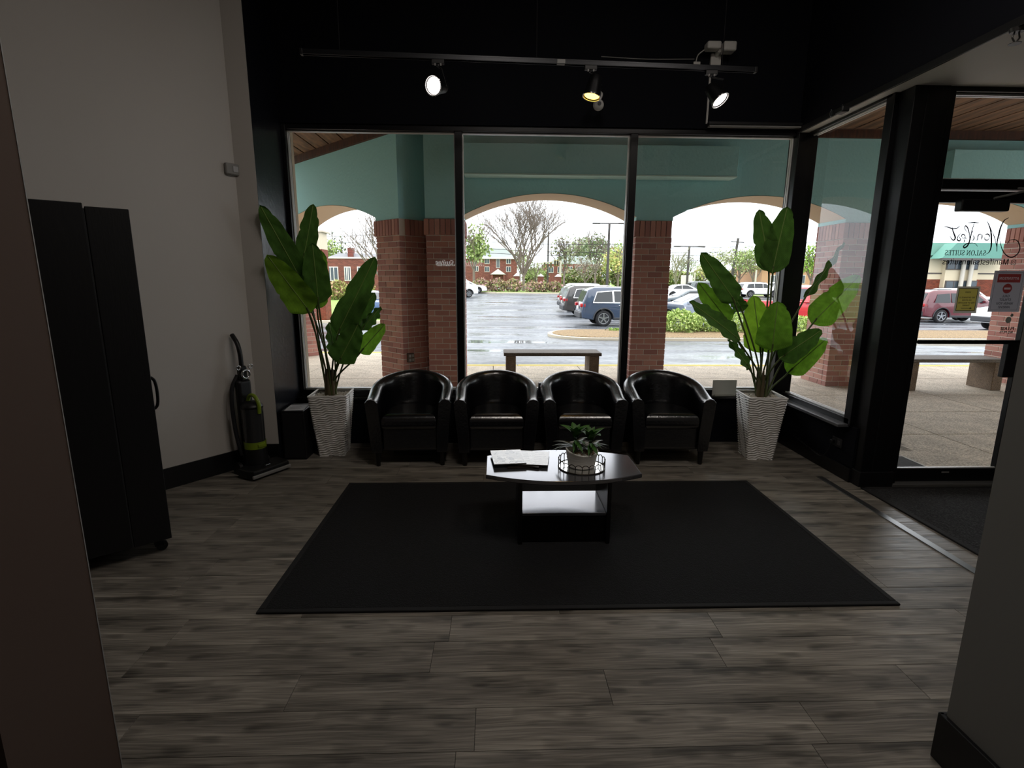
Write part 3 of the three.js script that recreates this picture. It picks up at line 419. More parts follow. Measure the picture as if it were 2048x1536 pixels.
spot('yellow lit black track spotlight in the middle of the track', 1183, 194, -4.06, [-0.2, -0.95, 0.12], '#ffc04a', 0.12);
spot('white lit black track spotlight nearest the door', 1441, 201, -4.1, [0.42, -0.78, 0.46], '#fff3ea', 0.4);
{ const a = atZ(1432, 112, -4.9), w = thing('motion_detector', 'white twin head motion detector on the dark wall', 'detector', [a.x, a.y, -4.92]); mesh('bracket', join([rbox(0.09, 0.1, 0.03, 0.008, 0, -0.03, 0.015), bar(V3(0, 0, 0.02), V3(0, 0.02, 0.08), 0.02)]), M.whitePlastic, w); mesh('head', rbox(0.12, 0.06, 0.09, 0.015, -0.06, 0.045, 0.09), M.whitePlastic, w); mesh('head', rbox(0.11, 0.075, 0.1, 0.015, 0.07, 0.035, 0.095), M.whitePlastic, w); mesh('plug', rbox(0.06, 0.03, 0.02, 0.005, -0.16, -0.06, 0.01), M.whitePlastic, w); mesh('lead', tube([V3(-0.12, 0.03, 0.06), V3(-0.16, 0.0, 0.03), V3(-0.17, -0.05, 0.015)], 0.005, 16, 6), M.whitePlastic, w); }
{ const a = atZ(1390, 117, -4.9), b = atZ(1203, 112, -4.9); single('wall_cable', tube([V3(a.x, a.y, -4.914), V3((a.x + b.x) / 2, (a.y + b.y) / 2 - 0.01, -4.914), V3(b.x, b.y, -4.914)], 0.004, 20, 5), M.greyPlastic, 'thin grey cable run along the dark wall to the detector', 'cable'); }
{ const a = atZ(1424, 150, -4.9), b = atZ(1414, 247, -4.9); single('cable_conduit', rbb(b.x - 0.008, b.x + 0.008, b.y, a.y, -4.918, -4.904, 0.003), M.whitePlastic, 'white vertical cable cover above the window', 'conduit'); }
{ const a = atZ(1197, 205, -4.75), s = thing('security_camera', 'small white bullet camera above the middle window', 'camera', [a.x, a.y, a.z]); mesh('dome', new THREE.SphereGeometry(0.045, 24, 16).translate(0, -0.02, 0), M.whitePlastic, s); mesh('arm', tube([V3(0, 0.0, 0), V3(0.03, 0.07, -0.03), V3(0.02, 0.12, -0.12), V3(0.02, 0.12, -0.165)], 0.011, 20, 8), M.whitePlastic, s); mesh('mount', rbox(0.05, 0.09, 0.02, 0.006, 0.02, 0.12, -0.16), M.whitePlastic, s); mesh('lens', new THREE.CylinderGeometry(0.016, 0.016, 0.01, 16).rotateX(Math.PI / 2).translate(0, -0.02, 0.043), M.blackPlastic, s); }
{ const a = atY(1685, 217, 2.83), s = thing('soffit_camera', 'small black camera with wire loop under the soffit edge', 'camera', [a.x, 2.854, a.z]); mesh('body', rbox(0.06, 0.045, 0.09, 0.01, 0, -0.035, 0), M.blackPlastic, s); mesh('mount', rbox(0.03, 0.02, 0.03, 0.004, 0, -0.008, 0), M.blackPlastic, s); mesh('wire_loop', new THREE.TorusGeometry(0.025, 0.003, 6, 20).rotateY(0.8).translate(-0.06, -0.045, -0.04), M.blackPlastic, s); }
{ const a = atY(2031, 80, 2.8), s = thing('sprinkler_head', 'dark fire sprinkler head on the pale soffit', 'sprinkler', [a.x, 2.855, a.z]); mesh('escutcheon', cyl(0.035, 0.03, 0.02, 0, -0.01, 0, 24), std('#3d3c3b', 0.4, { metalness: 0.6 }), s); mesh('frame', join([bar(V3(-0.012, -0.02, 0), V3(-0.02, -0.045, 0), 0.004), bar(V3(0.012, -0.02, 0), V3(0.02, -0.045, 0), 0.004), bar(V3(-0.02, -0.045, 0), V3(0, -0.07, 0), 0.004), bar(V3(0.02, -0.045, 0), V3(0, -0.07, 0), 0.004)]), std('#3d3c3b', 0.4, { metalness: 0.6 }), s); mesh('deflector', cyl(0.028, 0.028, 0.003, 0, -0.073, 0, 24), std('#3d3c3b', 0.4, { metalness: 0.6 }), s); }
struct('trim_6', rbb(1.86, 2.69, 2.9, 2.925, -4.92, -4.86, 0.004), M.blackPlastic, 'dark rail above the window beside the bulkhead', 'trim'); struct('trim_7', rbb(1.87, 2.69, 2.885, 2.899, -4.92, -4.87, 0.003), M.greyPlastic, 'pale rail edge above the window beside the bulkhead', 'trim');

// ================= OUTSIDE: covered walk =================
const aggr = tex(512, 512, (x, y) => { const s = fbm(x * 128, y * 128, 128, 128, 2), c = fbm(x * 6, y * 6, 6, 6, 3), v = 0.78 + 0.5 * (s - 0.5) + 0.14 * (c - 0.5); return [v * 1.01, v * 0.97, v * 0.91]; });
const asph = tex(1024, 1024, (x, y) => { const s = fbm(x * 200, y * 200, 200, 200, 2), c = fbm(x * 6, y * 10, 6, 10, 4), v = 0.47 + 0.2 * (s - 0.5) + 0.30 * (c - 0.5); return [v * 0.97, v, v * 1.04]; });
const wet = tex(1024, 1024, (x, y) => { const c = fbm(x * 5, y * 22, 5, 22, 5), f = fbm(x * 40, y * 90, 40, 90, 3); return 0.52 + 1.5 * (c - 0.5) + 0.25 * (f - 0.5); }, false);
const stucco = tex(256, 256, (x, y) => 0.5 + 0.9 * (fbm(x * 40, y * 40, 40, 40, 3) - 0.5), false);
Object.assign(M, {
  aggr: std('#e4dfd7', 0.85, { map: aggr, bumpMap: aggr, bumpScale: 0.002 }), joint: std('#4d4740', 0.95),
  asphalt: phy('#cfd1d4', 0.65, { map: asph, roughnessMap: wet, specularIntensity: 0.35 }), kerb: std('#b5ab98', 0.85, { bumpMap: fineBump, bumpScale: 0.002 }), kerbYellow: std('#c9b25a', 0.8, { bumpMap: fineBump, bumpScale: 0.002 }),
  teal: std('#9dd2d6', 0.85, { bumpMap: stucco, bumpScale: 0.003 }), tealLitLip: std('#bfe2dd', 0.7), tan: std('#dcc4a6', 0.85, { bumpMap: stucco, bumpScale: 0.002 }),  // fascia lip: bounce light on its underside is put into a paler teal
  mortar: std('#cfc3b9', 0.95), concrete: std('#94867a', 0.9, { map: aggr, bumpMap: aggr, bumpScale: 0.004 }),
  grass: std('#7a9348', 0.95), mulch: std('#8a6a44', 0.95),
  bark: std('#73685e', 0.95), tyre: std('#17171a', 0.85), rim: std('#8f9296', 0.3, { metalness: 0.8 }), carGlass: std('#1c2328', 0.08), plasticGrey: std('#303236', 0.6), lampRed: std('#a01418', 0.25), lampClear: std('#d6d8da', 0.15), chromeTrim: std('#d5d7d9', 0.2, { metalness: 0.9 }),
  poleDark: std('#3f3b38', 0.7), poleLight: std('#b5b0a2', 0.6), wire: std('#2b2b2d', 0.8),
});
M.bricks = ['#a6736a', '#ad7a6d', '#986860', '#b38276'].map(c => std(c, 0.9, { bumpMap: fineBump, bumpScale: 0.002 }));
{ const w = structGroup('sidewalk', 'exposed aggregate sidewalk under the arcade', 'sidewalk');
  mesh('bed', muv(join([bb(-14, 14, -0.2, -0.012, -9.5, -5.12), bb(2.95, 14, -0.2, -0.012, -5.12, -3.88)])), M.joint, w);
  mesh('bed', bb(-14, -1.6, -0.2, -0.012, -11.2, -9.5), M.joint, w);
  const slab = (x0, x1, z0, z1) => mesh('slab', muv(rbb(x0 + 0.006, x1 - 0.006, -0.1, 0, z0 + 0.006, z1 - 0.006, 0.004, 1), 0.9, x0 * 0.37, z0 * 0.21), M.aggr, w);
  for (let x = -14; x < 14; x += 1.55) { for (const [a, b] of [[-9.5, -8.25], [-8.25, -7.0], [-7.0, -6.05], [-6.05, -5.12]]) slab(x, x + 1.55, a, b); if (x > 2.8) slab(x, x + 1.55, -5.12, -3.88); else if (x < -3) slab(x, x + 1.55, -11.2, -9.5); if (x <= 2.8 && x + 1.55 > 3.2) slab(2.97, x + 1.55, -5.12, -3.88); }
}
{ const k = structGroup('curb', 'yellow painted curb at the edge of the sidewalk', 'curb'); for (let x = -1.6; x < 14; x += 2) mesh('curb_stone', muv(rbb(x + 0.004, x + 1.996, -0.3, 0.004, -9.66, -9.5, 0.02)), M.kerbYellow, k); for (let x = -13.6; x < -2; x += 2) mesh('curb_stone', muv(rbb(x + 0.004, x + 1.996, -0.3, 0.004, -11.36, -11.2, 0.02)), M.kerbYellow, k); mesh('curb_stone', muv(rbb(-1.6, -1.44, -0.3, 0.004, -11.3, -9.66, 0.02)), M.kerbYellow, k); }
{ const g = gridGeo(90, 60, (i, j) => { const x = -90 + 220 * i, z = -9.66 - (62 - 9.66) * Math.pow(1 - j, 1.6); return V3(x, ground(x, z), z); }); const p = g.attributes.position, uv = g.attributes.uv; for (let i = 0; i < p.count; i++) uv.setXY(i, p.getX(i) / 14, p.getZ(i) / 14); struct('ground', g, M.asphalt, 'wet asphalt car park', 'parking lot'); }

function brickPier(name, label, W, D, H) {           // origin: middle of the inner face at the ground; inner face looks along +z
  const o = structGroup(name, label, 'pillar'); const P = 0.08, bh = 0.069, bd = 0.095, n = Math.floor((H - 0.21) / P), geo = {};
  mesh('mortar_core', muv(bb(-W / 2 + 0.006, W / 2 - 0.006, 0, H, -D + 0.006, -0.006)), M.mortar, o);
  const G = (l, h, d) => geo[[l.toFixed(3), h, d]] ??= rbox(l, h, d, 0.004, 0, 0, 0, 1);
  const put = (l, h, d, x, y, z, t) => { const m = mesh('brick', G(l, h, d), M.bricks[Math.floor(rnd() * 4)], o); m.position.set(x, y, z); m.rotation.y = t || 0; };
  const row = (len, odd) => { const out = []; let x = 0; const first = odd ? 0.095 : 0.2; let l = first; while (x < len - 0.03) { l = Math.min(l, len - x); if (len - x - l < 0.05) l = len - x; out.push([x, l]); x += l + 0.01; l = 0.2; } return out; };
  for (let k = 0; k < n; k++) { const y = 0.005 + P * k + bh / 2;
    for (const [x, l] of row(W, k % 2)) put(l, bh, bd, -W / 2 + x + l / 2, y, -bd / 2);
    for (const s of [-1, 1]) for (const [x, l] of row(D - bd - 0.01, (k + 1) % 2)) put(l, bh, bd, s * (W / 2 - bd / 2), y, -bd - 0.01 - x - l / 2, Math.PI / 2); }
  const y0 = 0.005 + P * n, hs = H - y0 - 0.004, e = 0.022;   // soldier course, a little proud
  for (let x = -W / 2 - e; x < W / 2 + e - 0.04; x += 0.0755) put(0.066, hs, bd + e, x + 0.033, y0 + hs / 2, -bd / 2 + e / 2);
  for (const s of [-1, 1]) for (let z = -bd - 0.01; z > -D + 0.04; z -= 0.0755) put(0.066, hs, bd + e, s * (W / 2 - bd / 2 + e / 2), y0 + hs / 2, z - 0.033, Math.PI / 2);
  return o;
}
const SPR = 2.44, PH = 2.385, ARCH_D = 0.65;
function arcadeWall(label, x0, x1, openings, top, endPiers) {
  const o = structGroup('wall_arcade', label, 'wall'), pts = [[x0, PH]], rise = 0.3;
  for (const [a, b] of openings) { const h = (b - a) / 2, R = (h * h + rise * rise) / (2 * rise), cy = SPR + rise - R, ph = Math.asin(h / R); pts.push([a, PH]); for (let k = 0; k <= 24; k++) { const t = -ph + 2 * ph * k / 24; pts.push([(a + b) / 2 + R * Math.sin(t), cy + R * Math.cos(t)]); } pts.push([b, PH]); }
  pts.push([x1, PH], [x1, top], [x0, top]);
  mesh('stucco', muv(extr(pts.reverse(), ARCH_D).translate(0, 0, -ARCH_D), 1), M.teal, o);
  for (const [a, b] of openings) { const h = (b - a) / 2, R = (h * h + rise * rise) / (2 * rise), cy = SPR + rise - R, ph = Math.asin(h / R), e = 0.006;
    const soff = gridGeo(24, 1, (i, j) => { const t = -ph + 2 * ph * i; return V3((a + b) / 2 + (R - e) * Math.sin(t), cy + (R - e) * Math.cos(t), -0.004 - j * (ARCH_D - 0.008)); });
    const m = M.tan.clone(); m.side = THREE.DoubleSide; mesh('arch_soffit', soff, M.tan, o); }
  return o;
}
M.tan.side = THREE.DoubleSide;
{ const xs = [-0.72, 2.235, 5.24, 8.25, 11.25], W = 0.52, op = []; for (let i = 0; i < xs.length - 1; i++) op.push([xs[i] + W / 2, xs[i + 1] - W / 2]);
  const a = arcadeWall('teal stucco arcade wall with arches facing the storefront', -0.985, 11.6, op, 4.6); a.position.z = -7.6;
  const lab = ['brick pillar of the arcade next to the corner pillar', 'brick pillar of the arcade beside the middle bench', 'brick pillar of the arcade seen through the side pane', 'brick pillar of the arcade past the door bench'];
  xs.slice(0, 4).forEach((x, i) => brickPier('pillar', lab[i], W, ARCH_D, PH).position.set(x, 0, -7.6));
}
{ const q = -Math.PI / 4, K = V3(-1.35, 0, -7.6), W = 0.58, b = arcadeWall('teal stucco arcade wall running off at an angle', -8, 0, [[-7.6, -4.48], [-3.9, -W]], 4.6); b.position.copy(K); b.rotation.y = q;
  const put = (lx, label) => { const p = brickPier('pillar', label, W, ARCH_D, PH); p.position.copy(V3(lx, 0, 0).applyAxisAngle(V3(0, 1, 0), q).add(K)); p.rotation.y = q; return p; };
  const cp = put(-W / 2, 'brick corner pillar where the arcade turns'); put(-4.19, 'brick pillar of the angled arcade wall');
  const bx = thing('outlet_box', 'small metal outlet box on the brick corner pillar', 'outlet', [K.x + 0.09, 0.42, K.z - 0.075], Math.PI / 4); mesh('cover', rbox(0.11, 0.13, 0.05, 0.01), std('#5a4f49', 0.6, { metalness: 0.4 }), bx); for (const [x, y] of [[-0.025, 0.03], [0.025, 0.03], [-0.025, -0.03], [0.025, -0.03]]) mesh('socket', rbox(0.035, 0.04, 0.01, 0.004, x, y, 0.026), M.greyPlastic, bx);
}
{ // light box hung along the inside of the arcade wall
  const s = structGroup('wall_fascia_box', 'long teal fascia box along the arcade wall', 'fascia'); mesh('box_front', muv(rbb(-0.42, 3.25, 2.945, 3.32, -7.6, -7.35, 0.005)), M.teal, s); mesh('lower_lip', rbb(-0.42, 3.25, 2.925, 2.945, -7.58, -7.345, 0.004), M.tealLitLip, s);
  mesh('box_front', muv(rbb(6.2, 11.2, 2.945, 3.32, -7.6, -7.35, 0.005)), M.teal, s); mesh('lower_lip', rbb(6.2, 11.2, 2.925, 2.945, -7.58, -7.345, 0.004), M.tealLitLip, s); }
{ // boarded canopy ceiling with fascia
  const c = structGroup('ceiling_canopy', 'brown boarded ceiling of the covered walk', 'ceiling'); const wood = tex(256, 1024, (x, y) => { const f = fbm(x * 40, y * 6, 40, 6, 4), v = 0.5 + 0.4 * (f - 0.5); return [v * 1.05, v * 0.86, v * 0.72]; });
  const ms = ['#d6bfa6', '#ccb49b', '#dec8b0'].map(k => std(k, 0.8, { map: wood })), g = muv(rbox(0.276, 0.02, 5.8, 0.003, 0, 0, 0, 1), 0.5);
  for (let i = 0; i < 60; i++) { const m = mesh('board', g, ms[Math.floor(rnd() * 3)], c); m.position.set(-6.35 + i * 0.3, 3.62, -6.72); if (m.position.x < 3.0) { m.scale.z = 4.3 / 5.8; m.position.z = -7.47; } }
  mesh('deck', muv(join([bb(-7, 3, 3.64, 3.9, -9.9, -5.3), bb(3, 12, 3.64, 3.9, -9.9, -3.87)])), std('#2a231d', 0.95), c);
  const fas = std('#8a6242', 0.8, { map: wood }); mesh('fascia', muv(bb(-1.1, 11.6, 3.5, 3.61, -7.6, -7.55)), fas, c);
  const f2 = mesh('fascia', muv(bb(-8, 0.02, 3.5, 3.61, 0, 0.05)), fas, c); f2.position.set(-1.35, 0, -7.6); f2.rotation.y = -Math.PI / 4;
}
struct('wall_facade', muv(join([bb(-2.05, 2.96, 2.9, 3.8, -5.3, -5.13), bb(2.88, 2.96, 2.9, 3.62, -5.13, -4.0), bb(-8, -1.9, 0, 3.8, -5.3, -5.13), bb(4.13, 12, 0, 3.62, -3.98, -3.88), bb(2.96, 4.96, 2.9, 3.62, -4.0, -3.87)])), std('#d2c6b0', 0.85), 'stucco storefront wall above the windows outside', 'wall');
{ const w = struct('wall_facade', muv(bb(-9, 0, 0, 3.8, 0, 0.2)), std('#d2c6b0', 0.85), 'angled stucco shopfront wall past the corner outside', 'wall'); w.position.set(-3.6, 0, -5.35); w.rotation.y = -Math.PI / 4; }
function bench(label, x, z) { const b = thing('stone_bench', label, 'bench', [x, 0, z], 0, 'stone benches under the arcade'); mesh('seat', muv(rbox(1.5, 0.05, 0.44, 0.008, 0, 0.44, 0), 1), std('#77706a', 0.7, { map: aggr }), b); for (const s of [-1, 1]) mesh('leg', muv(rbox(0.15, 0.415, 0.42, 0.01, s * 0.64, 0.2075, 0), 1.6), M.concrete, b); return b; }
bench('stone bench with pebbled legs in the middle arch', 0.87, -8.1); bench('stone bench with pebbled legs seen through the door', 6.7, -7.5);
{ const m = thing('door_mat', 'grey outdoor mat with a pale edge outside the door', 'mat', [3.35, 0, -4.15]); mesh('pile', rbox(0.66, 0.012, 0.5, 0.004, 0, 0.006, 0), std('#3b3a39', 0.95, { bumpMap: fineBump, bumpScale: 0.003 }), m); mesh('edge', join([rbox(0.018, 0.014, 0.52, 0.004, 0.33, 0.007, 0), rbox(0.68, 0.014, 0.018, 0.004, 0, 0.007, -0.255)]), std('#c9c7c0', 0.7), m); }

// ================= OUTSIDE: cars =================
const CAR = {
  suv: { L: 4.65, W: 1.86, H: 1.70, r: 0.365, belt: 1.02, low: 0.30, fa: 0.93, ra: 1.0, top: [[-2.30, 0.62], [-2.26, 1.02], [-2.02, 1.58], [-1.75, 1.69], [-0.4, 1.70], [0.45, 1.64], [1.22, 1.07], [2.15, 0.98], [2.30, 0.72]],
    win: [[[-1.78, 1.07], [-1.62, 1.48], [-0.98, 1.53], [-0.95, 1.07]], [[-0.88, 1.07], [-0.91, 1.535], [0.0, 1.535], [0.02, 1.07]], [[0.09, 1.07], [0.08, 1.53], [0.42, 1.5], [0.95, 1.10], [0.95, 1.07]]], back: [2, 1], shield: [5, 6] },
  sedan: { L: 4.75, W: 1.82, H: 1.45, r: 0.33, belt: 0.92, low: 0.24, fa: 0.95, ra: 1.05, top: [[-2.36, 0.60], [-2.34, 0.93], [-1.75, 1.00], [-0.95, 1.38], [-0.5, 1.44], [0.25, 1.42], [1.15, 0.98], [2.15, 0.82], [2.34, 0.60]],
    win: [[[-1.35, 0.99], [-0.95, 1.28], [-0.42, 1.34], [-0.42, 0.98]], [[-0.35, 0.98], [-0.35, 1.345], [0.22, 1.33], [0.85, 1.0], [0.85, 0.97]]], back: [3, 2], shield: [5, 6] },
  van: { L: 5.6, W: 1.98, H: 2.45, r: 0.36, belt: 1.25, low: 0.32, fa: 0.95, ra: 1.3, top: [[-2.78, 0.60], [-2.76, 1.25], [-2.68, 2.35], [-2.5, 2.45], [0.6, 2.45], [1.2, 2.3], [1.95, 1.3], [2.65, 1.08], [2.78, 0.7]], win: [[[0.55, 1.3], [0.55, 1.85], [1.15, 1.85], [1.6, 1.3]]], back: [2, 1], shield: [5, 6] },
  pickup: { L: 5.8, W: 2.0, H: 1.92, r: 0.40, belt: 1.20, low: 0.42, fa: 1.0, ra: 1.2, top: [[-2.88, 0.70], [-2.88, 1.24], [-0.62, 1.24], [-0.52, 1.80], [-0.2, 1.91], [0.75, 1.90], [1.45, 1.22], [2.75, 1.12], [2.9, 0.75]],
    win: [[[-0.42, 1.25], [-0.4, 1.72], [0.2, 1.76], [0.2, 1.25]], [[0.28, 1.25], [0.28, 1.76], [0.68, 1.74], [1.15, 1.25]]], back: [3, 2], shield: [5, 6] },
};
const rimGeo = r => { const g = [new THREE.TorusGeometry(r * 0.62, r * 0.05, 6, 24), new THREE.CylinderGeometry(r * 0.16, r * 0.16, 0.04, 12).rotateX(Math.PI / 2)]; for (let k = 0; k < 5; k++) g.push(new THREE.BoxGeometry(r * 0.16, r * 0.56, 0.03).translate(0, r * 0.34, 0.005).rotateZ(k * Math.PI * 2 / 5)); return join(g); };
function car(type, label, color, x, z, turn, opt = {}) {
  const c = CAR[type], name = { suv: 'suv_car', sedan: 'sedan_car', van: 'delivery_van', pickup: 'pickup_truck' }[type], y = opt.y ?? ground(x, z), k = opt.scale ?? 1;
  const o = thing(name, label, type === 'pickup' ? 'truck' : type === 'van' ? 'van' : 'car', [x, y, z], turn, opt.group); o.scale.setScalar(k);
  const paint = phy(color, 0.35, { clearcoat: 1, clearcoatRoughness: 0.05 }), fx = c.L / 2 - c.fa, rx = -c.L / 2 + c.ra, R = c.r + 0.06, pts = c.top.map(p => p.slice()), hw = c.W / 2;
  const arc = cx => { const a0 = Math.asin(Math.min(1, (c.low - c.r) / R)), out = []; for (let i = 0; i <= 12; i++) { const a = a0 + (Math.PI - 2 * a0) * i / 12; out.push([cx + R * Math.cos(a), c.r + R * Math.sin(a)]); } return out; };
  pts.push([c.L / 2 - 0.04, c.low + 0.05], ...arc(fx), ...arc(rx), [-c.L / 2 + 0.06, c.low + 0.08]);
  const sideZ = (px, py) => hw * (1 - 0.05 * Math.pow(Math.abs(px) / (c.L / 2), 4)) * (py > c.belt ? 1 - 0.20 * (py - c.belt) / (c.H - c.belt) : 1 - 0.05 * Math.max(0, (c.belt - 0.35 - py) / c.belt));
  const bend = g => { const p = g.attributes.position; for (let i = 0; i < p.count; i++) { const zz = p.getZ(i); p.setZ(i, zz / hw * sideZ(p.getX(i), p.getY(i))); } g.computeVertexNormals(); return g; };
  const body = clean(extr(pts.reverse(), c.W, 0.06, 3).translate(0, 0, -hw)); mesh('body', toCreasedNormals(bend(body), 0.6), paint, o);
  mesh('floor_pan', box(c.L - 0.5, 0.3, c.W - 0.5, 0, c.low + 0.18, 0), M.tyre, o);
  for (const s of [-1, 1]) for (const w of c.win) {
    const cxm = w.reduce((a, p) => a + p[0], 0) / w.length, cym = w.reduce((a, p) => a + p[1], 0) / w.length;
    const flat = (grow, off) => { const q = w.map(p => new THREE.Vector2(cxm + (p[0] - cxm) * (1 + grow * 0.08), cym + (p[1] - cym) * (1 + grow * 0.16))); const g = clean(new THREE.ExtrudeGeometry(new THREE.Shape(q), { depth: 0.01, bevelEnabled: false })); const p = g.attributes.position; for (let i = 0; i < p.count; i++) p.setZ(i, s * (sideZ(p.getX(i), p.getY(i)) + off + p.getZ(i) * 0.5 - 0.004)); if (s < 0) { const a = p.array; for (let i = 0; i < a.length; i += 9) for (let j = 0; j < 3; j++) { const t = a[i + j]; a[i + j] = a[i + 3 + j]; a[i + 3 + j] = t; } } g.computeVertexNormals(); return g; };
    const wn = mesh('side_window', flat(0, 0.006), M.carGlass, o); if (opt.trim) mesh('window_trim', flat(1, 0.001), M.chromeTrim, wn);
  }
  const across = (i, j, f0, f1) => { const a = c.top[i], b = c.top[j], n = new THREE.Vector2(b[1] - a[1], -(b[0] - a[0])).normalize(); const sg = Math.sign((a[0] + b[0]) * n.x) || 1; const P = t => [a[0] + (b[0] - a[0]) * t + sg * n.x * 0.012, a[1] + (b[1] - a[1]) * t + sg * n.y * 0.012]; const p0 = P(f0), p1 = P(f1); return extr([[p0[0], p0[1]], [p1[0], p1[1]], [p1[0] - sg * n.x * 0.03, p1[1] - sg * n.y * 0.03], [p0[0] - sg * n.x * 0.03, p0[1] - sg * n.y * 0.03]], c.W * 0.74).translate(0, 0, -c.W * 0.37); };
  mesh('rear_window', across(c.back[0], c.back[1], 0.1, 0.92), M.carGlass, o); mesh('windshield', across(c.shield[0], c.shield[1], 0.08, 0.92), M.carGlass, o);
  const tyre = clean(new THREE.TorusGeometry(c.r - 0.09, 0.09, 10, 28).scale(1, 1, 1.15)), rg = rimGeo(c.r), disc = new THREE.CylinderGeometry(c.r * 0.66, c.r * 0.66, 0.05, 24).rotateX(Math.PI / 2);
  for (const ax of [fx, rx]) for (const s of [-1, 1]) { const w = mesh('wheel', tyre, M.tyre, o); w.position.set(ax, c.r, s * (hw - 0.11)); if (s < 0) w.rotation.y = Math.PI; const d = mesh('brake_disc', disc, M.plasticGrey, w); d.position.z = 0.02; const rm = mesh('rim', rg, opt.rim || M.rim, w); rm.position.z = 0.075; }
  const bk = -c.L / 2, ty = c.top[1][1];
  for (const s of [-1, 1]) { mesh('tail_lamp', rbox(0.22, 0.16, 0.30, 0.04, bk + 0.09, ty - 0.09, s * (hw - 0.2)), M.lampRed, o); mesh('headlamp', rbox(0.3, 0.12, 0.32, 0.04, c.L / 2 - 0.2, c.top[c.top.length - 2][1] - 0.16, s * (hw - 0.23)), M.lampClear, o); mesh('mirror', rbox(0.12, 0.13, 0.2, 0.03, fx - 0.62, c.belt + 0.09, s * (hw + 0.06)), paint, o);
    for (const hx of type === 'van' ? [0.3] : [-0.62, 0.3]) mesh('door_handle', rbox(0.16, 0.025, 0.03, 0.01, hx, c.belt - 0.08, s * (hw + 0.004)), opt.trim ? M.chromeTrim : M.plasticGrey, o);
    if (type === 'suv') mesh('roof_rail', join([bar(V3(-1.5, 1.70, s * 0.62), V3(0.3, 1.695, s * 0.62), 0.018)]), opt.trim ? M.chromeTrim : M.plasticGrey, o);
    if (type !== 'sedan') for (const ax of [fx, rx]) mesh('wheel_arch', new THREE.TorusGeometry(R + 0.015, 0.028, 6, 20, Math.PI).translate(ax, c.r, s * (hw - 0.012)), M.plasticGrey, o); }
  mesh('rear_bumper', rbox(0.2, 0.26, c.W * 0.9, 0.05, bk + 0.06, c.low + 0.2, 0), type === 'sedan' ? paint : M.plasticGrey, o); mesh('front_bumper', rbox(0.2, 0.24, c.W * 0.9, 0.05, -bk - 0.08, c.low + 0.2, 0), type === 'sedan' ? paint : M.plasticGrey, o);
  for (const s of [1, -1]) mesh('sill_cladding', rbox(fx - rx - 2 * R, 0.12, 0.05, 0.02, (fx + rx) / 2, c.low + 0.06, s * (hw - 0.03)), M.plasticGrey, o);
  mesh('license_plate', rbox(0.02, 0.14, 0.34, 0.004, bk - 0.008, 0.82, 0), M.whitePlastic, o);
  if (type === 'pickup') mesh('bed_liner', box(2.1, 0.04, 1.5, -1.75, 1.235, 0), M.tyre, o);
  return o;
}
const row = 'cars parked in the row behind the planted island';
// place a car by the ground contact of its near rear wheel as seen in the photograph
function carAt(type, label, color, u, v, turn, opt = {}) { const c = CAR[type], p = onGround(u, v), lx = opt.front ? c.L / 2 - c.fa : -c.L / 2 + c.ra, off = V3(lx, 0, c.W / 2 - 0.1).multiplyScalar(opt.scale ?? 1).applyAxisAngle(V3(0, 1, 0), turn); return car(type, label, color, p.x - off.x, p.z - off.z, turn, opt); }
carAt('suv', 'slate blue compact suv behind the mulch island', '#2c3b52', 1206, 653, 0.0, { trim: 1 });
carAt('suv', 'dark brown grey large suv parked beyond the blue one', '#2d2926', 1163, 634, 0.0, { trim: 1, scale: 1.06 });
carAt('suv', 'black suv parked beyond the dark brown grey one', '#17181b', 1150, 623, 0.0, {});
carAt('suv', 'white suv farthest in the row behind the blue suv', '#d9dadb', 1152, 610, 0.0, {});
carAt('sedan', 'white sedan nosing in by the pink hedge', '#dfe0e0', 957, 587, 0.0, { front: 1 });
carAt('van', 'white van partly behind the window mullion', '#dfe0e0', 938, 595, 0.25, { front: 1 });
carAt('pickup', 'bright red pickup truck behind the green hedge', '#c01820', 1560, 657, 0.0, {});
carAt('sedan', 'silver blue sedan nearest behind the green hedge', '#8d97a6', 1330, 640, Math.PI, { front: 1 });
carAt('sedan', 'dark teal grey sedan beyond the silver blue one', '#4d5a61', 1330, 618, Math.PI, { front: 1 });
carAt('suv', 'white suv across the lot past the red pickup bed', '#dcdddd', 1500, 595, 0.0, {});
carAt('sedan', 'white hatch across the lot left of the white suv', '#dcdddd', 1345, 597, 0.0, {});
carAt('suv', 'grey green suv across the lot by the shop sign', '#5c6765', 1395, 592, 0.0, {});
carAt('suv', 'white suv across the lot in front of the tan shop', '#d5d7d8', 1560, 593, 0.0, {});
carAt('suv', 'dark red large suv seen through the glass door', '#5a1220', 1878, 646, 0.0, { scale: 1.08, trim: 0 });
carAt('suv', 'silver suv nosing in behind the notice on the door', '#c3c5c7', 1975, 658, Math.PI, { front: 1 });
carAt('suv', 'white suv behind the dark red one', '#d7d9da', 1905, 620, 0.0, {});
carAt('suv', 'black suv at the edge of the door column', '#202226', 1826, 640, 0.0, {});
carAt('sedan', 'blue sedan beyond the brick corner pillar', '#3c5a8c', 790, 640, 1.35, {});

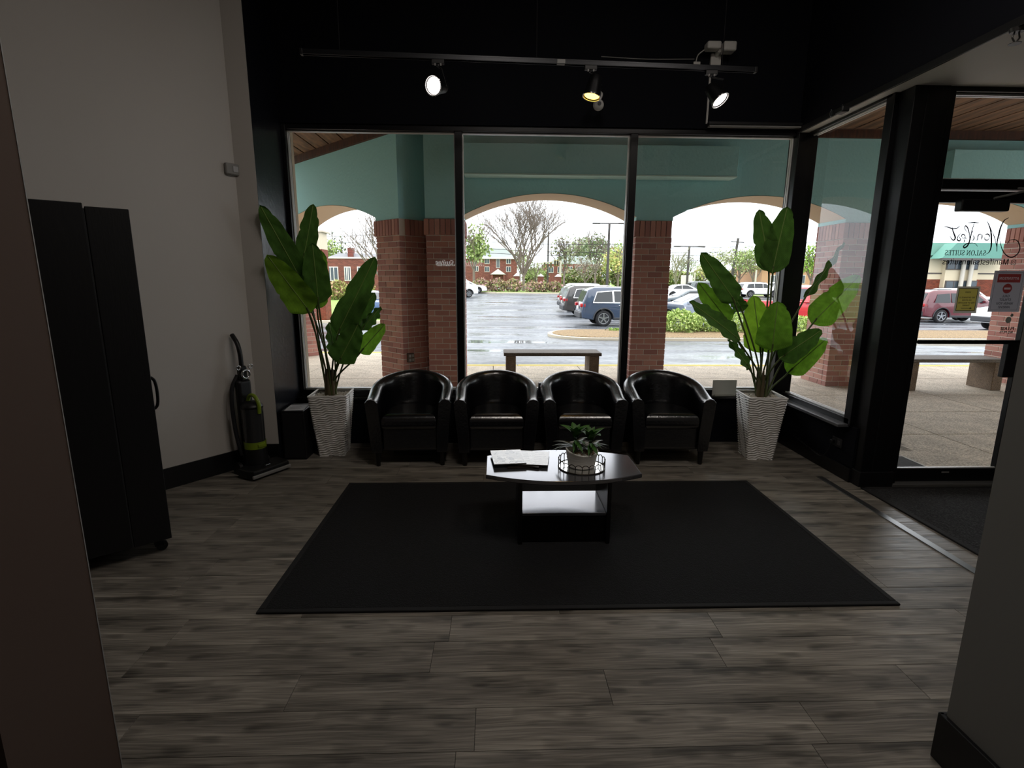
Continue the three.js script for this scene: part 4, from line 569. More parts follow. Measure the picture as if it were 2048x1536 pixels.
// ================= OUTSIDE: planting, street, buildings =================
const leafCard = (() => { const g = new THREE.BufferGeometry(); g.setAttribute('position', new THREE.Float32BufferAttribute([0, 0, 0, 0.5, 0.45, 0.12, 0, 1, 0, -0.5, 0.5, 0.1], 3)); g.setAttribute('uv', new THREE.Float32BufferAttribute([0, 0, 1, 0.5, 0.5, 1, 0, 0.5], 2)); g.setIndex([0, 1, 2, 0, 2, 3]); g.computeVertexNormals(); return g; })();
const leafM = new THREE.MeshStandardMaterial({ color: '#ffffff', roughness: 0.9, side: THREE.DoubleSide });
function foliage(parent, blobs, n, size, cols, name = 'foliage', shell = 0.5) {
  const im = new THREE.InstancedMesh(leafCard, leafM, n), m = new THREE.Matrix4(), q = new THREE.Quaternion(), c = new THREE.Color(); const vol = blobs.map(b => b[3] * b[4] * b[5]), tot = vol.reduce((a, b) => a + b, 0);
  for (let i = 0; i < n; i++) { let t = rnd() * tot, k = 0; while (k < blobs.length - 1 && (t -= vol[k]) > 0) k++; const b = blobs[k]; let d; do d = V3(rr(-1, 1), rr(-1, 1), rr(-1, 1)); while (d.lengthSq() > 1); if (d.length() < shell) d.setLength(rr(shell, 1)); const p = V3(b[0] + d.x * b[3], b[1] + d.y * b[4], b[2] + d.z * b[5]); q.setFromEuler(new THREE.Euler(rnd() * 6, rnd() * 6, rnd() * 6)); const s = size * rr(0.6, 1.4); im.setMatrixAt(i, m.compose(p, q, V3(s, s, s))); im.setColorAt(i, c.set(cols[Math.floor(rnd() * cols.length)])); }
  im.name = name; im.castShadow = im.receiveShadow = true; im.userData.kind = 'stuff'; parent.add(im); return im;
}
function limbs(list, p, d, len, r, depth, spread, up = 0.15) {
  const e = p.clone().addScaledVector(d, len); list.push(bar(p, e, r, r * 0.68, 5)); if (depth <= 0) return list; const n = depth > 3 ? 3 : 2 + (rnd() < 0.6 ? 1 : 0);
  for (let k = 0; k < n; k++) { const a = rnd() * 6.28, nd = d.clone().add(V3(Math.cos(a) * spread, rr(-0.1, 0.25) + up, Math.sin(a) * spread)).normalize(); limbs(list, p.clone().lerp(e, k ? rr(0.55, 1) : 1), nd, len * rr(0.66, 0.86), r * 0.64, depth - 1, spread, up); } return list;
}
function tree(label, u, z, h, w, cols, o = {}) { // u: column of the trunk in the photograph, z: distance, h and w in metres
  const x = atZ(u, 560, z).x, t = thing(o.name || 'tree', label, 'tree', [x, ground(x, z), z], rnd() * 6, o.group), tr = o.trunk ?? h * 0.3;
  mesh('trunk', bar(V3(0, -0.1, 0), V3(0, tr, 0), o.r ?? h * 0.022, (o.r ?? h * 0.022) * 0.75, 8), o.bark || M.bark, t);
  const list = []; for (let k = 0; k < (o.n || 4); k++) { const a = k / (o.n || 4) * 6.28 + rnd(); limbs(list, V3(0, tr * rr(0.75, 1), 0), V3(Math.cos(a) * 0.55 * w / h, 0.8, Math.sin(a) * 0.55 * w / h).normalize(), (h - tr) * 0.34, (o.r ?? h * 0.022) * 0.55, o.depth ?? 3, o.spread ?? 0.5); }
  limbs(list, V3(0, tr, 0), V3(0, 1, 0), (h - tr) * 0.34, (o.r ?? h * 0.022) * 0.6, o.depth ?? 3, o.spread ?? 0.5); const cr = mesh('crown', join(list), o.bark || M.bark, t); cr.userData.kind = 'stuff';
  if (cols) { const bl = []; for (let k = 0; k < 9; k++) { const a = rnd() * 6.28, q = rr(0, 0.3) * w; bl.push([q * Math.cos(a), tr + (h - tr) * rr(0.25, 0.75), q * Math.sin(a), w * rr(0.2, 0.3), (h - tr) * rr(0.18, 0.26), w * rr(0.2, 0.3)]); } foliage(t, bl, o.leaves || 900, o.size || h * 0.035, cols, 'foliage', 0.3); }
  return t;
}
const GR = ['#8ea060', '#7c9152', '#a2b274', '#6e8248'], YG = ['#a9b466', '#b6bd72', '#94a45c', '#bfae6e'], GY = ['#9a9885', '#a8a590', '#8a8a78'], PK = ['#a88c7c', '#94925f', '#b48c90', '#7f8c58', '#ab9872'];
tree('large bare tree behind the pink hedge', 1047, -66, 11.4, 9.6, null, { n: 9, depth: 5, spread: 0.62, trunk: 2.3, r: 0.2 });
tree('young leafy tree beside the brick apartment house', 948, -74, 9.4, 5, GR, { leaves: 900 });
tree('thinly leaved tree right of the large bare tree', 1128, -84, 8.6, 6, ['#7c8560', '#8c9068', '#6b7850'], { leaves: 420, depth: 4 });
tree('thinly leaved tree beside the tall lamp post', 1190, -84, 9.2, 7, ['#70805a', '#86926a', '#62744c'], { leaves: 600, depth: 4 });
tree('grey twiggy low tree above the parked cars', 1170, -64, 4.6, 5.6, GY, { leaves: 700, depth: 4, size: 0.13 });
tree('yellow green tree beside the tall lamp post', 1236, -64, 6.6, 4.6, YG, { leaves: 1000 });
tree('green shrubby tree under the large bare tree', 1072, -70, 4.2, 4.6, GR, { leaves: 700 });
tree('small bare tree with greenish trunk beside the brick pillar', 1352, -60, 6.0, 3.6, null, { n: 5, depth: 3, spread: 0.6, trunk: 1.6, bark: std('#7f7f60', 0.95) });
tree('broad pale tree behind the leaning utility pole', 1478, -76, 6.8, 6.4, ['#8d9470', '#7b8560', '#a0a278'], { leaves: 900 });
tree('green tree behind the white suv and shop', 1506, -68, 6.4, 5.4, GR, { leaves: 900 });
tree('bright green young tree beside the tan shop', 1622, -62, 6.6, 5.0, ['#7fa23c', '#93b450', '#6b8d34'], { leaves: 900 });
tree('bushy tree beyond the grey green suv', 1410, -80, 4.6, 6, YG, { leaves: 700 });
tree('tall pale tree behind the long brick building', 1160, -118, 11, 10, ['#8b9472', '#7a8860', '#9aa080'], { leaves: 900, depth: 4 });
tree('broad green tree behind the tall lamp post', 1225, -112, 10, 9, GR, { leaves: 900 });
tree('distant tree behind the shop sign', 1375, -115, 7, 9, ['#8b9472', '#7a8860', '#9aa080'], { leaves: 700 });
tree('distant tree between utility pole and shop sign', 1432, -115, 8, 10, ['#93976c', '#7f8a5c', '#a5a57c'], { leaves: 800 });
tree('leafy tree behind the brick apartment house', 1040, -118, 8, 6, ['#93a060', '#7f8f50'], { leaves: 700 });
tree('rounded tree behind the low brick building', 655, -72, 7.0, 6, GR, { leaves: 900 });
for (const [u, h, l] of [[668, 8.3, 'taller dark conifer behind the low brick building'], [686, 7.6, 'shorter dark conifer beside the chimney']]) { const x = atZ(u, 540, -76).x, t = thing('conifer_tree', l, 'tree', [x, ground(x, -76), -76]); mesh('trunk', bar(V3(0, -0.1, 0), V3(0, h, 0), 0.16, 0.03, 7), M.bark, t); const bl = []; for (let k = 0; k < 9; k++) { const f = k / 9; bl.push([0, 1.2 + (h - 1.4) * f, 0, 1.7 * (1 - f) + 0.25, 0.35, 1.7 * (1 - f) + 0.25]); } foliage(t, bl, 700, 0.28, ['#4a5a3c', '#3f5034', '#5a6848'], 'foliage', 0.2); }
tree('bare branching tree beside the brick corner pillar', 775, -36, 6.8, 6.5, null, { n: 6, depth: 4, spread: 0.6, trunk: 1.8 });
// hedges
function hedge(name, label, x0, x1, z, h, d, cols, n, size, group) { const t = thing(name, label, 'hedge', [(x0 + x1) / 2, ground((x0 + x1) / 2, z), z], 0, group), w = x1 - x0, bl = []; const k = Math.max(1, Math.round(w / (h * 1.2))); for (let i = 0; i < k; i++) bl.push([-w / 2 + w * (i + 0.5) / k, h * rr(0.48, 0.54), rr(-0.1, 0.1) * d, w / k * 0.62, h * rr(0.48, 0.54), d * 0.5]);
  mesh('stems', join(bl.flatMap(b => [0, 1, 2].map(j => bar(V3(b[0] + rr(-0.1, 0.1), -0.05, b[2]), V3(b[0] + rr(-0.3, 0.3) * b[3], h * 0.6, b[2] + rr(-0.2, 0.2)), 0.02, 0.01, 5)))), M.bark, t).userData.kind = 'stuff'; foliage(t, bl, n, size, cols, 'foliage', 0.55); return t; }
{ const X = (u, z) => atZ(u, 570, z).x; hedge('flowering_hedge', 'pink tinged hedge between the white sedan and the bare tree', X(946, -64), X(1043, -64), -64, 1.6, 1.4, PK, 2600, 0.22, 'pink tinged hedges along the street'); hedge('flowering_hedge', 'pink tinged hedge right of the bare tree', X(1052, -64), X(1122, -64), -64, 1.35, 1.4, PK, 2000, 0.22, 'pink tinged hedges along the street');
  hedge('clipped_hedge', 'yellow green hedge in front of the low brick building', X(600, -45), X(745, -45), -45, 1.7, 1.4, ['#8f9a52', '#76853f', '#a3a065', '#b08f74'], 2600, 0.2); }
{ const H = ['#90a855', '#a4b968', '#7a9248', '#bccb84']; const y = -18.4, X = u => atZ(u, 645, y).x;
  hedge('leafy_shrub', 'leafy green shrub beside the brick pillar on the island', X(1322), X(1392), y, 0.92, 1.5, H, 2600, 0.075, 'green shrubs on the planted island'); hedge('leafy_shrub', 'leafy green shrub in the middle of the planted island', X(1390), X(1452), y, 0.86, 1.5, H, 2400, 0.075, 'green shrubs on the planted island'); hedge('leafy_shrub', 'leafy green shrub behind the corner planter leaves', X(1450), X(1530), y, 0.84, 1.5, H, 2400, 0.075, 'green shrubs on the planted island'); hedge('leafy_shrub', 'leafy green shrub in front of the red pickup cab', X(1580), X(1650), y, 0.7, 1.4, H, 1800, 0.075, 'green shrubs on the planted island'); }
{ const B = ['#7f8f52', '#6c7f42', '#94a064', '#8a7f5c'], X = (u, z) => atZ(u, 560, z).x; [[1126, 1168, 'low green bush line behind the white suv in the row'], [1172, 1222, 'low green bush line below the tall lamp post'], [1224, 1262, 'low green bush line right of the tall lamp post'], [1330, 1378, 'low green bush line beside the small bare tree'], [1384, 1452, 'low green bush line behind the shop sign'], [1456, 1520, 'low green bush line behind the leaning utility pole'], [1048, 1090, 'low green bush line behind the brick gate posts']].forEach(([a, b, l], i) => hedge('roadside_bush', l, X(a, -90), X(b, -90), -90, 3.0 + (i % 3) * 0.5, 3, B, 1300, 0.42, 'bushes along the far side of the street')); }
{ // planted island with concrete kerb
  const g = structGroup('island_curb', 'planted island with concrete curb in the car park', 'island'), y0 = ground(7, -17.6), P = (e) => { const q = [], xc = 3.2, zc = -17.6, r = 1.45 - e; for (let k = 0; k <= 18; k++) { const a = Math.PI / 2 + Math.PI * k / 18; q.push([xc + r * Math.cos(a), -(zc) + r * Math.sin(a)]); } q.push([19, -zc - r], [19, -zc + r]); return q; };
  const slab = (e, h0, h1, m, n) => mesh(n, muv(extr(P(e), h1 - h0, 0.012, 2).rotateX(-Math.PI / 2).translate(0, y0 + h0, 0)), m, g);
  slab(0, -0.25, 0.13, M.kerb, 'curb'); const mu = tex(256, 256, (x, y) => { let v = 0.5 + 1.1 * (fbm(x * 50, y * 50, 50, 50, 3) - 0.5); v = 0.35 + 0.65 * v; return [v * 1.05, v * 0.95, v * 0.8]; }); slab(0.16, 0, 0.15, std('#aa9f8a', 0.95, { map: mu, bumpMap: mu, bumpScale: 0.01 }), 'mulch_bed');
  const tuft = foliage(g, [[5.4, y0 + 0.16, -18.5, 1.5, 0.06, 0.35]], 900, 0.09, ['#6f8f36', '#86a548', '#9db060'], 'grass'); }
// lawns, street
const lawn = (x0, x1, z0, z1, up, n, label, mat = M.grass) => struct(n, gridGeo(40, 10, (i, j) => { const x = x0 + (x1 - x0) * i, z = z0 + (z1 - z0) * (1 - j); return V3(x, ground(x, z) + up, z); }), mat, label, 'lawn');
lawn(-90, 130, -61.5, -73, 0.12, 'ground', 'grass verge behind the car park'); lawn(-90, 130, -73, -83, 0.08, 'ground', 'street beyond the verge', M.asphalt); lawn(-160, 200, -83, -260, 0.12, 'ground', 'far lawns beyond the street'); lawn(-60, -6.2, -27, -60, 0.1, 'ground', 'lawn in front of the low brick building'); lawn(-60, -5.0, -23.6, -26, 0.1, 'ground', 'grass strip at the edge of the car park');
{ const k = structGroup('curb', 'pale far curb of the car park', 'curb'); for (let x = -60; x < 90; x += 10) { const y = ground(x + 5, -61.5); mesh('curb_stone', rbb(x, x + 9.98, y - 0.2, y + 0.15, -61.6, -61.3, 0.03), M.kerb, k).rotation.z = 0; } mesh('curb_stone', rbb(-60, -5, ground(-20, -23.4) - 0.2, ground(-20, -23.4) + 0.13, -23.6, -23.4, 0.03), M.kerb, k); }
// buildings
const brickFar = tex(512, 512, (x, y) => { const r = Math.floor(y * 32), j = (y * 32) % 1 < 0.12 || ((x * 12 + (r % 2) * 0.5) % 1) < 0.05, n = fbm(x * 12, y * 32, 12, 32, 2); const v = j ? 0.62 : 0.5 + 0.25 * (n - 0.5); return j ? [v, v * 0.93, v * 0.9] : [v * 1.08, v * 0.78, v * 0.7]; });
const bFar = std('#c29a90', 0.9, { map: brickFar }), bOr = std('#c08060', 0.9, { map: brickFar }), trimW = std('#c9c6c0', 0.7), winG = std('#39434a', 0.15), roofG = std('#a9afb3', 0.85);
function win(parent, x0, x1, y0, y1, z, mull = 1, f = trimW) { const fr = mesh('window', box(x1 - x0 + 0.16, y1 - y0 + 0.16, 0.08, (x0 + x1) / 2, (y0 + y1) / 2, z + 0.03), f, parent); mesh('pane', box(x1 - x0, y1 - y0, 0.04, (x0 + x1) / 2, (y0 + y1) / 2, z + 0.07), winG, fr); for (let k = 1; k <= mull; k++) mesh('muntin', box(0.07, y1 - y0, 0.05, x0 + (x1 - x0) * k / (mull + 1), (y0 + y1) / 2, z + 0.08), f, fr); return fr; }
{ const Z = -50, b = thing('brick_building', 'low brick building with a chimney behind the hedge', 'building', [0, 0, 0]), p = (u, v) => atZ(u, v, Z), xl = p(560, 540).x, xr = p(800, 540).x, yt = p(690, 517).y, y0 = ground(xl, Z) - 0.2;
  mesh('wall', muv(bb(xl, xr, y0, yt, Z - 8, Z), 0.35), bFar, b); mesh('parapet', bb(xl, xr, yt, yt + 0.14, Z - 0.1, Z + 0.08), trimW, b);
  for (const [u0, u1] of [[654, 676], [690, 701], [716, 738]]) { const a = p(u0, 535), c = p(u1, 560); win(b, a.x, c.x, c.y, a.y, Z, 2); }
  const g = mesh('roof', extr([[xl + 2, yt], [xr - 1, yt], [xr - 3, yt + 0.7], [xl + 4, yt + 0.7]], 3).translate(0, 0, Z - 8), roofG, b); const c0 = atZ(697, 500, Z - 5), c1 = atZ(706, 520, Z - 5); mesh('chimney', muv(bb(c0.x, c1.x + 0.1, yt, c0.y + 0.2, Z - 5.5, Z - 4.6), 0.5), bFar, b); }
{ const Z = -104, p = (u, v) => atZ(u, v, Z), b = thing('apartment_house', 'brick apartment house with white windows and porch', 'building'), xl = p(928, 540).x, xr = p(1034, 540).x, ye = p(990, 518).y, y0 = ground(0, Z) - 0.3, yr = p(990, 496).y;
  mesh('wall', muv(bb(xl, xr, y0, ye, Z - 9, Z), 0.3), bFar, b); mesh('eave', bb(xl - 0.4, xr + 0.4, ye, ye + 0.35, Z - 9.4, Z + 0.4), trimW, b);
  mesh('roof', extr([[xl - 0.3, ye + 0.3], [xr + 0.3, ye + 0.3], [xr - 2.4, yr], [xl + 2.4, yr]], 8.6).translate(0, 0, Z - 8.8), roofG, b);
  for (const [u, v0, v1, w] of [[974, 518, 527, 5], [974, 534, 543, 5], [953, 533, 542, 4], [1017, 518, 527, 5], [1017, 534, 543, 5], [996, 517, 535, 3.6]]) { const a = p(u - w * 0.8, v0), c = p(u + w * 0.8, v1); win(b, a.x, c.x, c.y, a.y, Z, 1); }
  const q = p(996, 540); mesh('porch_gable', extr([[q.x - 1.5, p(996, 549).y], [q.x + 1.5, p(996, 549).y], [q.x, p(996, 538).y]], 1).translate(0, 0, Z), trimW, b); for (const s of [-1, 1]) mesh('porch_post', muv(bb(q.x + s * 1.2 - 0.2, q.x + s * 1.2 + 0.2, y0, p(996, 549).y, Z + 0.5, Z + 0.9), 0.3), bFar, b);
  const k = p(1007, 490); const cu = mesh('cupola', bb(k.x - 0.5, k.x + 0.5, yr - 0.2, yr + 1.2, Z - 5, Z - 4), trimW, b); mesh('cupola_cap', new THREE.ConeGeometry(0.75, 1, 4).rotateY(Math.PI / 4).translate(k.x, yr + 1.7, Z - 4.5), roofG, cu); }
{ const Z = -104, p = (u, v) => atZ(u, v, Z), b = thing('street_building', 'long brick building half hidden behind the bare trees', 'building'), xl = p(1090, 540).x, xr = p(1200, 540).x; mesh('wall', muv(bb(xl, xr, ground(10, Z) - 0.3, p(1150, 528).y, Z - 8, Z), 0.3), bFar, b); mesh('roof', extr([[xl, p(1150, 528).y], [xr, p(1150, 528).y], [xr - 3, p(1150, 512).y], [xl + 3, p(1150, 512).y]], 8).translate(0, 0, Z - 8), roofG, b); for (const u of [1102, 1120, 1140, 1160, 1180]) { const a = p(u - 4, 534), c = p(u + 4, 545); win(b, a.x, c.x, c.y, a.y, Z); } }
{ const Z = -74, p = (u, v) => atZ(u, v, Z), b = thing('tan_shop', 'tan shop with a red sign band across the lot', 'building'), xl = p(1524, 550).x, xr = p(1668, 550).x, y0 = ground(xl, Z) - 0.3, yt = p(1560, 536).y; mesh('wall', bb(xl, xr, y0, yt, Z - 8, Z), std('#b08a6c', 0.9), b); mesh('cornice', bb(xl - 0.3, xr + 0.3, yt, yt + 0.4, Z - 8.3, Z + 0.4), std('#c5a98c', 0.85), b); const s0 = p(1540, 540), s1 = p(1580, 546); mesh('sign_band', bb(s0.x, s1.x, s1.y, s0.y, Z, Z + 0.15), std('#a5483a', 0.7), b); for (const u of [1548, 1566, 1584, 1602]) { const a = p(u - 6, 551), c = p(u + 6, 566); win(b, a.x, c.x, c.y, a.y, Z); } }
{ // long shop with the green roof, seen through the door
  const Z = -44, p = (u, v) => atZ(u, v, Z), b = thing('green_roof_shop', 'cream and brick shop with a green metal roof', 'building'), xl = p(1790, 540).x, xr = p(2060, 540).x, y0 = ground(40, Z) - 0.4, ye = p(1930, 516).y, yb = p(1930, 559).y, green = std('#4d7a6c', 0.7), cream = std('#c9bda2', 0.85), dark = std('#4a4441', 0.7);
  mesh('brick_base', muv(bb(xl, xr, y0, yb, Z - 9, Z), 0.35), bOr, b); mesh('wall', bb(xl, xr, yb, ye, Z - 9, Z), cream, b); mesh('wall_band', bb(xl, xr, p(1930, 547).y - 0.05, p(1930, 547).y + 0.05, Z, Z + 0.06), dark, b);
  mesh('roof', extr([[xl - 1, ye], [xr + 1, ye], [xr + 1, p(1930, 486).y], [xl - 1, p(1930, 486).y]], 0.4).rotateX(-0.5).translate(0, ye * (1 - Math.cos(0.5)), Z - 0.2 - ye * Math.sin(-0.5) * 1), green, b);
  const gx0 = p(1856, 516).x, gx1 = p(1998, 516).x, gt0 = p(1886, 488).x, gt1 = p(1960, 488).x; mesh('gable_roof', extr([[gx0, ye - 0.1], [gx1, ye - 0.1], [gt1, p(1930, 488).y], [gt0, p(1930, 488).y]], 1.2).translate(0, 0, Z + 0.2), std('#56877a', 0.7), b); mesh('gutter', bb(gx0, gx1, ye - 0.25, ye - 0.08, Z + 1.2, Z + 1.45), dark, b);
  const bay = mesh('bay', bb(p(1885, 530).x, p(1950, 530).x, y0, ye - 0.2, Z, Z + 0.4), cream, b);
  for (const [u0, u1, v0, v1] of [[1888, 1915, 520, 538], [1920, 1944, 520, 538], [1884, 1910, 563, 580], [1918, 1940, 563, 580]]) { const a = p(u0, v0), c = p(u1, v1); win(b, a.x, c.x, c.y, a.y, Z + 0.4, 1, dark); }
  const d0 = p(1916, 520); for (const k of [0, 0.7]) mesh('downpipe', bar(V3(d0.x + k, y0, Z + 0.65), V3(d0.x + k, ye - 0.2, Z + 0.65), 0.16), std('#b9b4a8', 0.6), b); }
{ const Z = -24, p = (u, v) => atZ(u, v, Z), b = thing('sign_tower', 'cream capped brick sign tower beyond the angled arch', 'tower'), xl = p(616, 480).x, xr = p(643, 480).x, y0 = ground(-8, Z) - 0.2; mesh('shaft', muv(bb(xl, xr, y0, p(630, 498).y, Z - 0.8, Z), 0.5), bOr, b); mesh('upper_shaft', bb(xl, xr, p(630, 498).y, p(630, 464).y, Z - 0.8, Z), std('#c2b7a0', 0.85), b); mesh('cap', bb(xl - 0.1, xr + 0.1, p(630, 464).y, p(630, 461).y, Z - 0.9, Z + 0.1), std('#b5ab98', 0.8), b); mesh('sign_panel', bb(p(597, 510).x, p(612, 510).x, p(600, 548).y, p(600, 512).y, Z - 0.4, Z - 0.2), std('#4a6f9a', 0.6), b); mesh('sign_arm', bb(p(597, 510).x, xl, p(600, 514).y, p(600, 512).y, Z - 0.35, Z - 0.25), M.poleDark, b); }
// posts, signals, wires
function post(name, label, cat, u, vTop, z, r, f, mat = M.poleDark) { const a = atZ(u, vTop, z), o = thing(name, label, cat, [a.x, ground(a.x, z), z]), h = a.y - o.position.y; mesh('pole', bar(V3(0, -0.1, 0), V3(0, h, 0), r * 1.3, r, 10), mat, o); f && f(o, h); return o; }
const twin = (o, h) => { mesh('cross_arm', rbox(2.6, 0.12, 0.12, 0.03, 0, h, 0), M.poleDark, o); for (const s of [-1, 1]) mesh('lamp_head', rbox(0.9, 0.14, 0.36, 0.04, s * 1.5, h, 0), M.poleDark, o); };
post('street_lamp', 'tall twin arm lamp post above the blue suv', 'lamp post', 1219, 447, -62, 0.13, twin); post('street_lamp', 'twin arm lamp post beside the small bare tree', 'lamp post', 1379, 493, -66, 0.12, twin);
{ const u = post('utility_pole', 'leaning wooden utility pole behind the parked cars', 'utility pole', 1468, 476, -72, 0.16, (o, h) => mesh('cross_arm', rbox(1.8, 0.12, 0.12, 0.02, 0, h - 0.5, 0), M.poleDark, o)); u.rotation.z = -0.08; }
post('utility_pole', 'slim utility pole behind the large bare tree', 'utility pole', 1097, 463, -88, 0.13, null);
post('lamp_pole', 'pale thin pole between the tan shop and the trees', 'pole', 1513, 540, -66, 0.1, null, M.poleLight); post('lamp_pole', 'pale thin pole beside the white hatch', 'pole', 1390, 545, -70, 0.1, null, M.poleLight);
const sig = (len) => (o, h) => { mesh('mast_arm', bar(V3(0, h - 0.2, 0), V3(len, h + 0.15, 0), 0.09, 0.06), M.poleLight, o); for (const f of [0.45, 0.85]) { const s = mesh('signal_head', rbox(0.26, 0.8, 0.26, 0.04, len * f, h - 0.35, 0), std('#8f8648', 0.6), o); mesh('visor', rbox(0.16, 0.64, 0.08, 0.03, len * f, h - 0.35, 0.15), M.tyre, s); } };
post('traffic_signal', 'pale traffic signal mast with arm to the right', 'traffic light', 1075, 525, -74, 0.14, sig(2.2), M.poleLight); post('traffic_signal', 'pale traffic signal mast beside the brick gate post', 'traffic light', 1121, 521, -74, 0.14, sig(-0.9), M.poleLight);
for (const [u, l] of [[1033, 'brick gate post with pale cap by the bare tree'], [1081, 'brick gate post with pale cap by the first signal'], [1116, 'brick gate post with pale cap by the second signal']]) { const z = -69, x = atZ(u, 560, z).x, o = thing('gate_post', l, 'gate post', [x, ground(x, z), z]); mesh('shaft', muv(rbox(0.75, 1.9, 0.75, 0.02, 0, 0.95, 0), 0.5), bFar, o); mesh('cap', new THREE.ConeGeometry(0.6, 0.4, 4).rotateY(Math.PI / 4).translate(0, 2.1, 0), trimW, o); }
post('shop_sign', 'white shop sign on a post behind the parked cars', 'sign', 1374, 553, -68, 0.08, (o, h) => mesh('board', rbox(1.5, 1.3, 0.15, 0.03, 0, h - 0.5, 0), trimW, o));
[[915, 481, 1262, 489], [915, 494, 1262, 505], [915, 503, 1262, 512], [1320, 497, 1700, 480], [1320, 506, 1700, 492], [1320, 512, 1700, 500], [1320, 522, 1700, 512], [575, 470, 770, 468], [575, 481, 770, 483]].forEach(([u0, v0, u1, v1], i) => { const a = atZ(u0, v0, -80), b = atZ(u1, v1, -80), m = a.clone().lerp(b, 0.5); m.y -= 0.25; single('overhead_wire', tube([a, m, b], 0.035, 24, 5), M.wire, i < 3 ? ['uppermost', 'middle', 'lowest'][i] + ' overhead wire behind the large bare tree' : i < 7 ? ['uppermost', 'second highest', 'second lowest', 'lowest'][i - 3] + ' overhead wire strung past the leaning utility pole' : ['upper', 'lower'][i - 7] + ' overhead wire above the low brick building', 'wire', i < 3 ? 'wires behind the bare tree' : i < 7 ? 'wires past the utility pole' : 'wires above the brick building'); });

// ================= LETTERING AND NOTICES =================
{ const door = scene.getObjectByName('door_1'), Z = -3.806, ink = std('#2a2c33', 0.6, { side: THREE.DoubleSide }), ink2 = std('#4a4e54', 0.6, { side: THREE.DoubleSide });
  const P = (X, Y) => atZ(1880 + X / 12.19, 430 + Y / 12.19, Z), K = 0.00036;                // from a close look at the glass
  const ribbon = (pts, w0, w1 = w0) => { const c = new THREE.CatmullRomCurve3(pts.map(p => P(...p))), n = 40, g = gridGeo(1, n, (i, j) => { const p = c.getPoint(j), t = c.getTangent(j), s = V3(-t.y, t.x, 0).normalize(), w = (w0 + (w1 - w0) * j) * K * (0.35 + 0.65 * Math.sin(Math.PI * Math.min(1, Math.max(0, j * 1.1 - 0.02)))); return p.addScaledVector(s, (i - 0.5) * w); }); return g; };
  const strokes = [[[[1680, 65], [1570, 130], [1480, 300], [1440, 450], [1395, 650], [1385, 890]], 26, 46], [[[1455, 440], [1462, 620], [1490, 760], [1560, 920], [1680, 1020], [1780, 1025], [1890, 950], [1945, 830], [1930, 700], [1870, 620], [1780, 598], [1690, 625], [1635, 700]], 24, 24], [[[1385, 800], [1345, 600], [1300, 470], [1240, 340]], 18], [[[1145, 145], [1200, 260], [1240, 400], [1255, 600], [1245, 780], [1200, 900], [1130, 955]], 34, 34],
    [[[1200, 570], [1208, 510], [1160, 465], [1115, 480], [1110, 500]], 26], [[[1207, 550], [1160, 612], [1100, 600], [1090, 520]], 24], [[[1015, 605], [1030, 470]], 26], [[[1032, 510], [975, 465], [932, 500], [905, 612], [865, 590]], 24], [[[800, 485], [832, 555], [805, 615], [768, 600]], 24], [[[800, 400], [780, 415]], 40],
    [[[845, 165], [815, 260], [770, 420], [740, 560], [700, 690], [660, 760], [595, 800], [575, 765], [640, 705], [760, 682], [850, 692], [915, 765]], 34, 26], [[[670, 192], [830, 180], [995, 200]], 22], [[[705, 690], [722, 540], [702, 400], [660, 290], [620, 265], [600, 310], [645, 400], [690, 470]], 28, 20],
    [[[670, 572], [600, 560], [520, 578]], 18], [[[612, 600], [605, 500], [550, 470], [528, 520], [560, 560]], 24], [[[610, 580], [580, 685]], 22], [[[515, 440], [468, 485], [422, 560], [430, 610], [472, 632], [502, 600], [480, 545], [520, 480]], 26], [[[290, 280], [310, 370], [350, 480], [372, 560], [335, 615], [280, 580], [240, 500]], 34], [[[75, 300], [140, 285], [230, 310], [330, 335], [430, 312], [476, 262], [460, 235]], 24]];
  const g = join(strokes.map(([p, a, b]) => ribbon(p, a, b ?? a))); const m1 = mesh('script_lettering', g, ink, door); m1.userData.label = 'dark script lettering reading Manifest, seen from behind';
  const mirrorText = (font, s, xr, xl, yb, name, mat, stretch = 1, z = Z) => { const t = new TextGeometry(s, { font, size: 1, depth: 0.001, curveSegments: 4 }); t.computeBoundingBox(); const w = t.boundingBox.max.x - t.boundingBox.min.x, k = (xr - xl) / w; t.translate(-t.boundingBox.min.x, 0, 0).scale(-k, k * stretch, 1).translate(xr, yb, z); return t; };
  const a = P(1105, 985), b = P(110, 985); const m2 = mesh('small_lettering', mirrorText(SERIF, 'SALON SUITES', a.x, b.x, (a.y + b.y) / 2, '', ink, 1.15), ink, door); m2.userData.label = 'SALON SUITES lettering, seen from behind';
  const c = P(1650, 1210), d = P(55, 1205); const m3 = mesh('handle_lettering', mirrorText(FONTR, 'Manifestsalonsuites', c.x, d.x, (c.y + d.y) / 2, '', ink2, 1.0), ink2, door); m3.userData.label = 'Manifestsalonsuites lettering, seen from behind';
  const q0 = P(1715, 1230), q1 = P(1865, 1080), w = q1.x - q0.x, cx = (q0.x + q1.x) / 2, cy = (q0.y + q1.y) / 2, R = w / 2, rr2 = (r, k) => { const o = []; for (let i = 0; i < 40; i++) { const t = i / 40 * 6.2832, e = 0.5; o.push([cx + r * Math.sign(Math.cos(t)) * Math.pow(Math.abs(Math.cos(t)), e), cy + r * Math.sign(Math.sin(t)) * Math.pow(Math.abs(Math.sin(t)), e)]); } return o; };
  mesh('camera_icon', join([extr(rr2(R), 0.0008, 0, 1, [rr2(R * 0.82)]), new THREE.RingGeometry(R * 0.3, R * 0.48, 24).translate(cx, cy, 0), new THREE.CircleGeometry(R * 0.1, 12).translate(cx - R * 0.5, cy + R * 0.5, 0)].map(g => g.translate(0, 0, Z))), ink2, door).userData.kind = 'stuff';
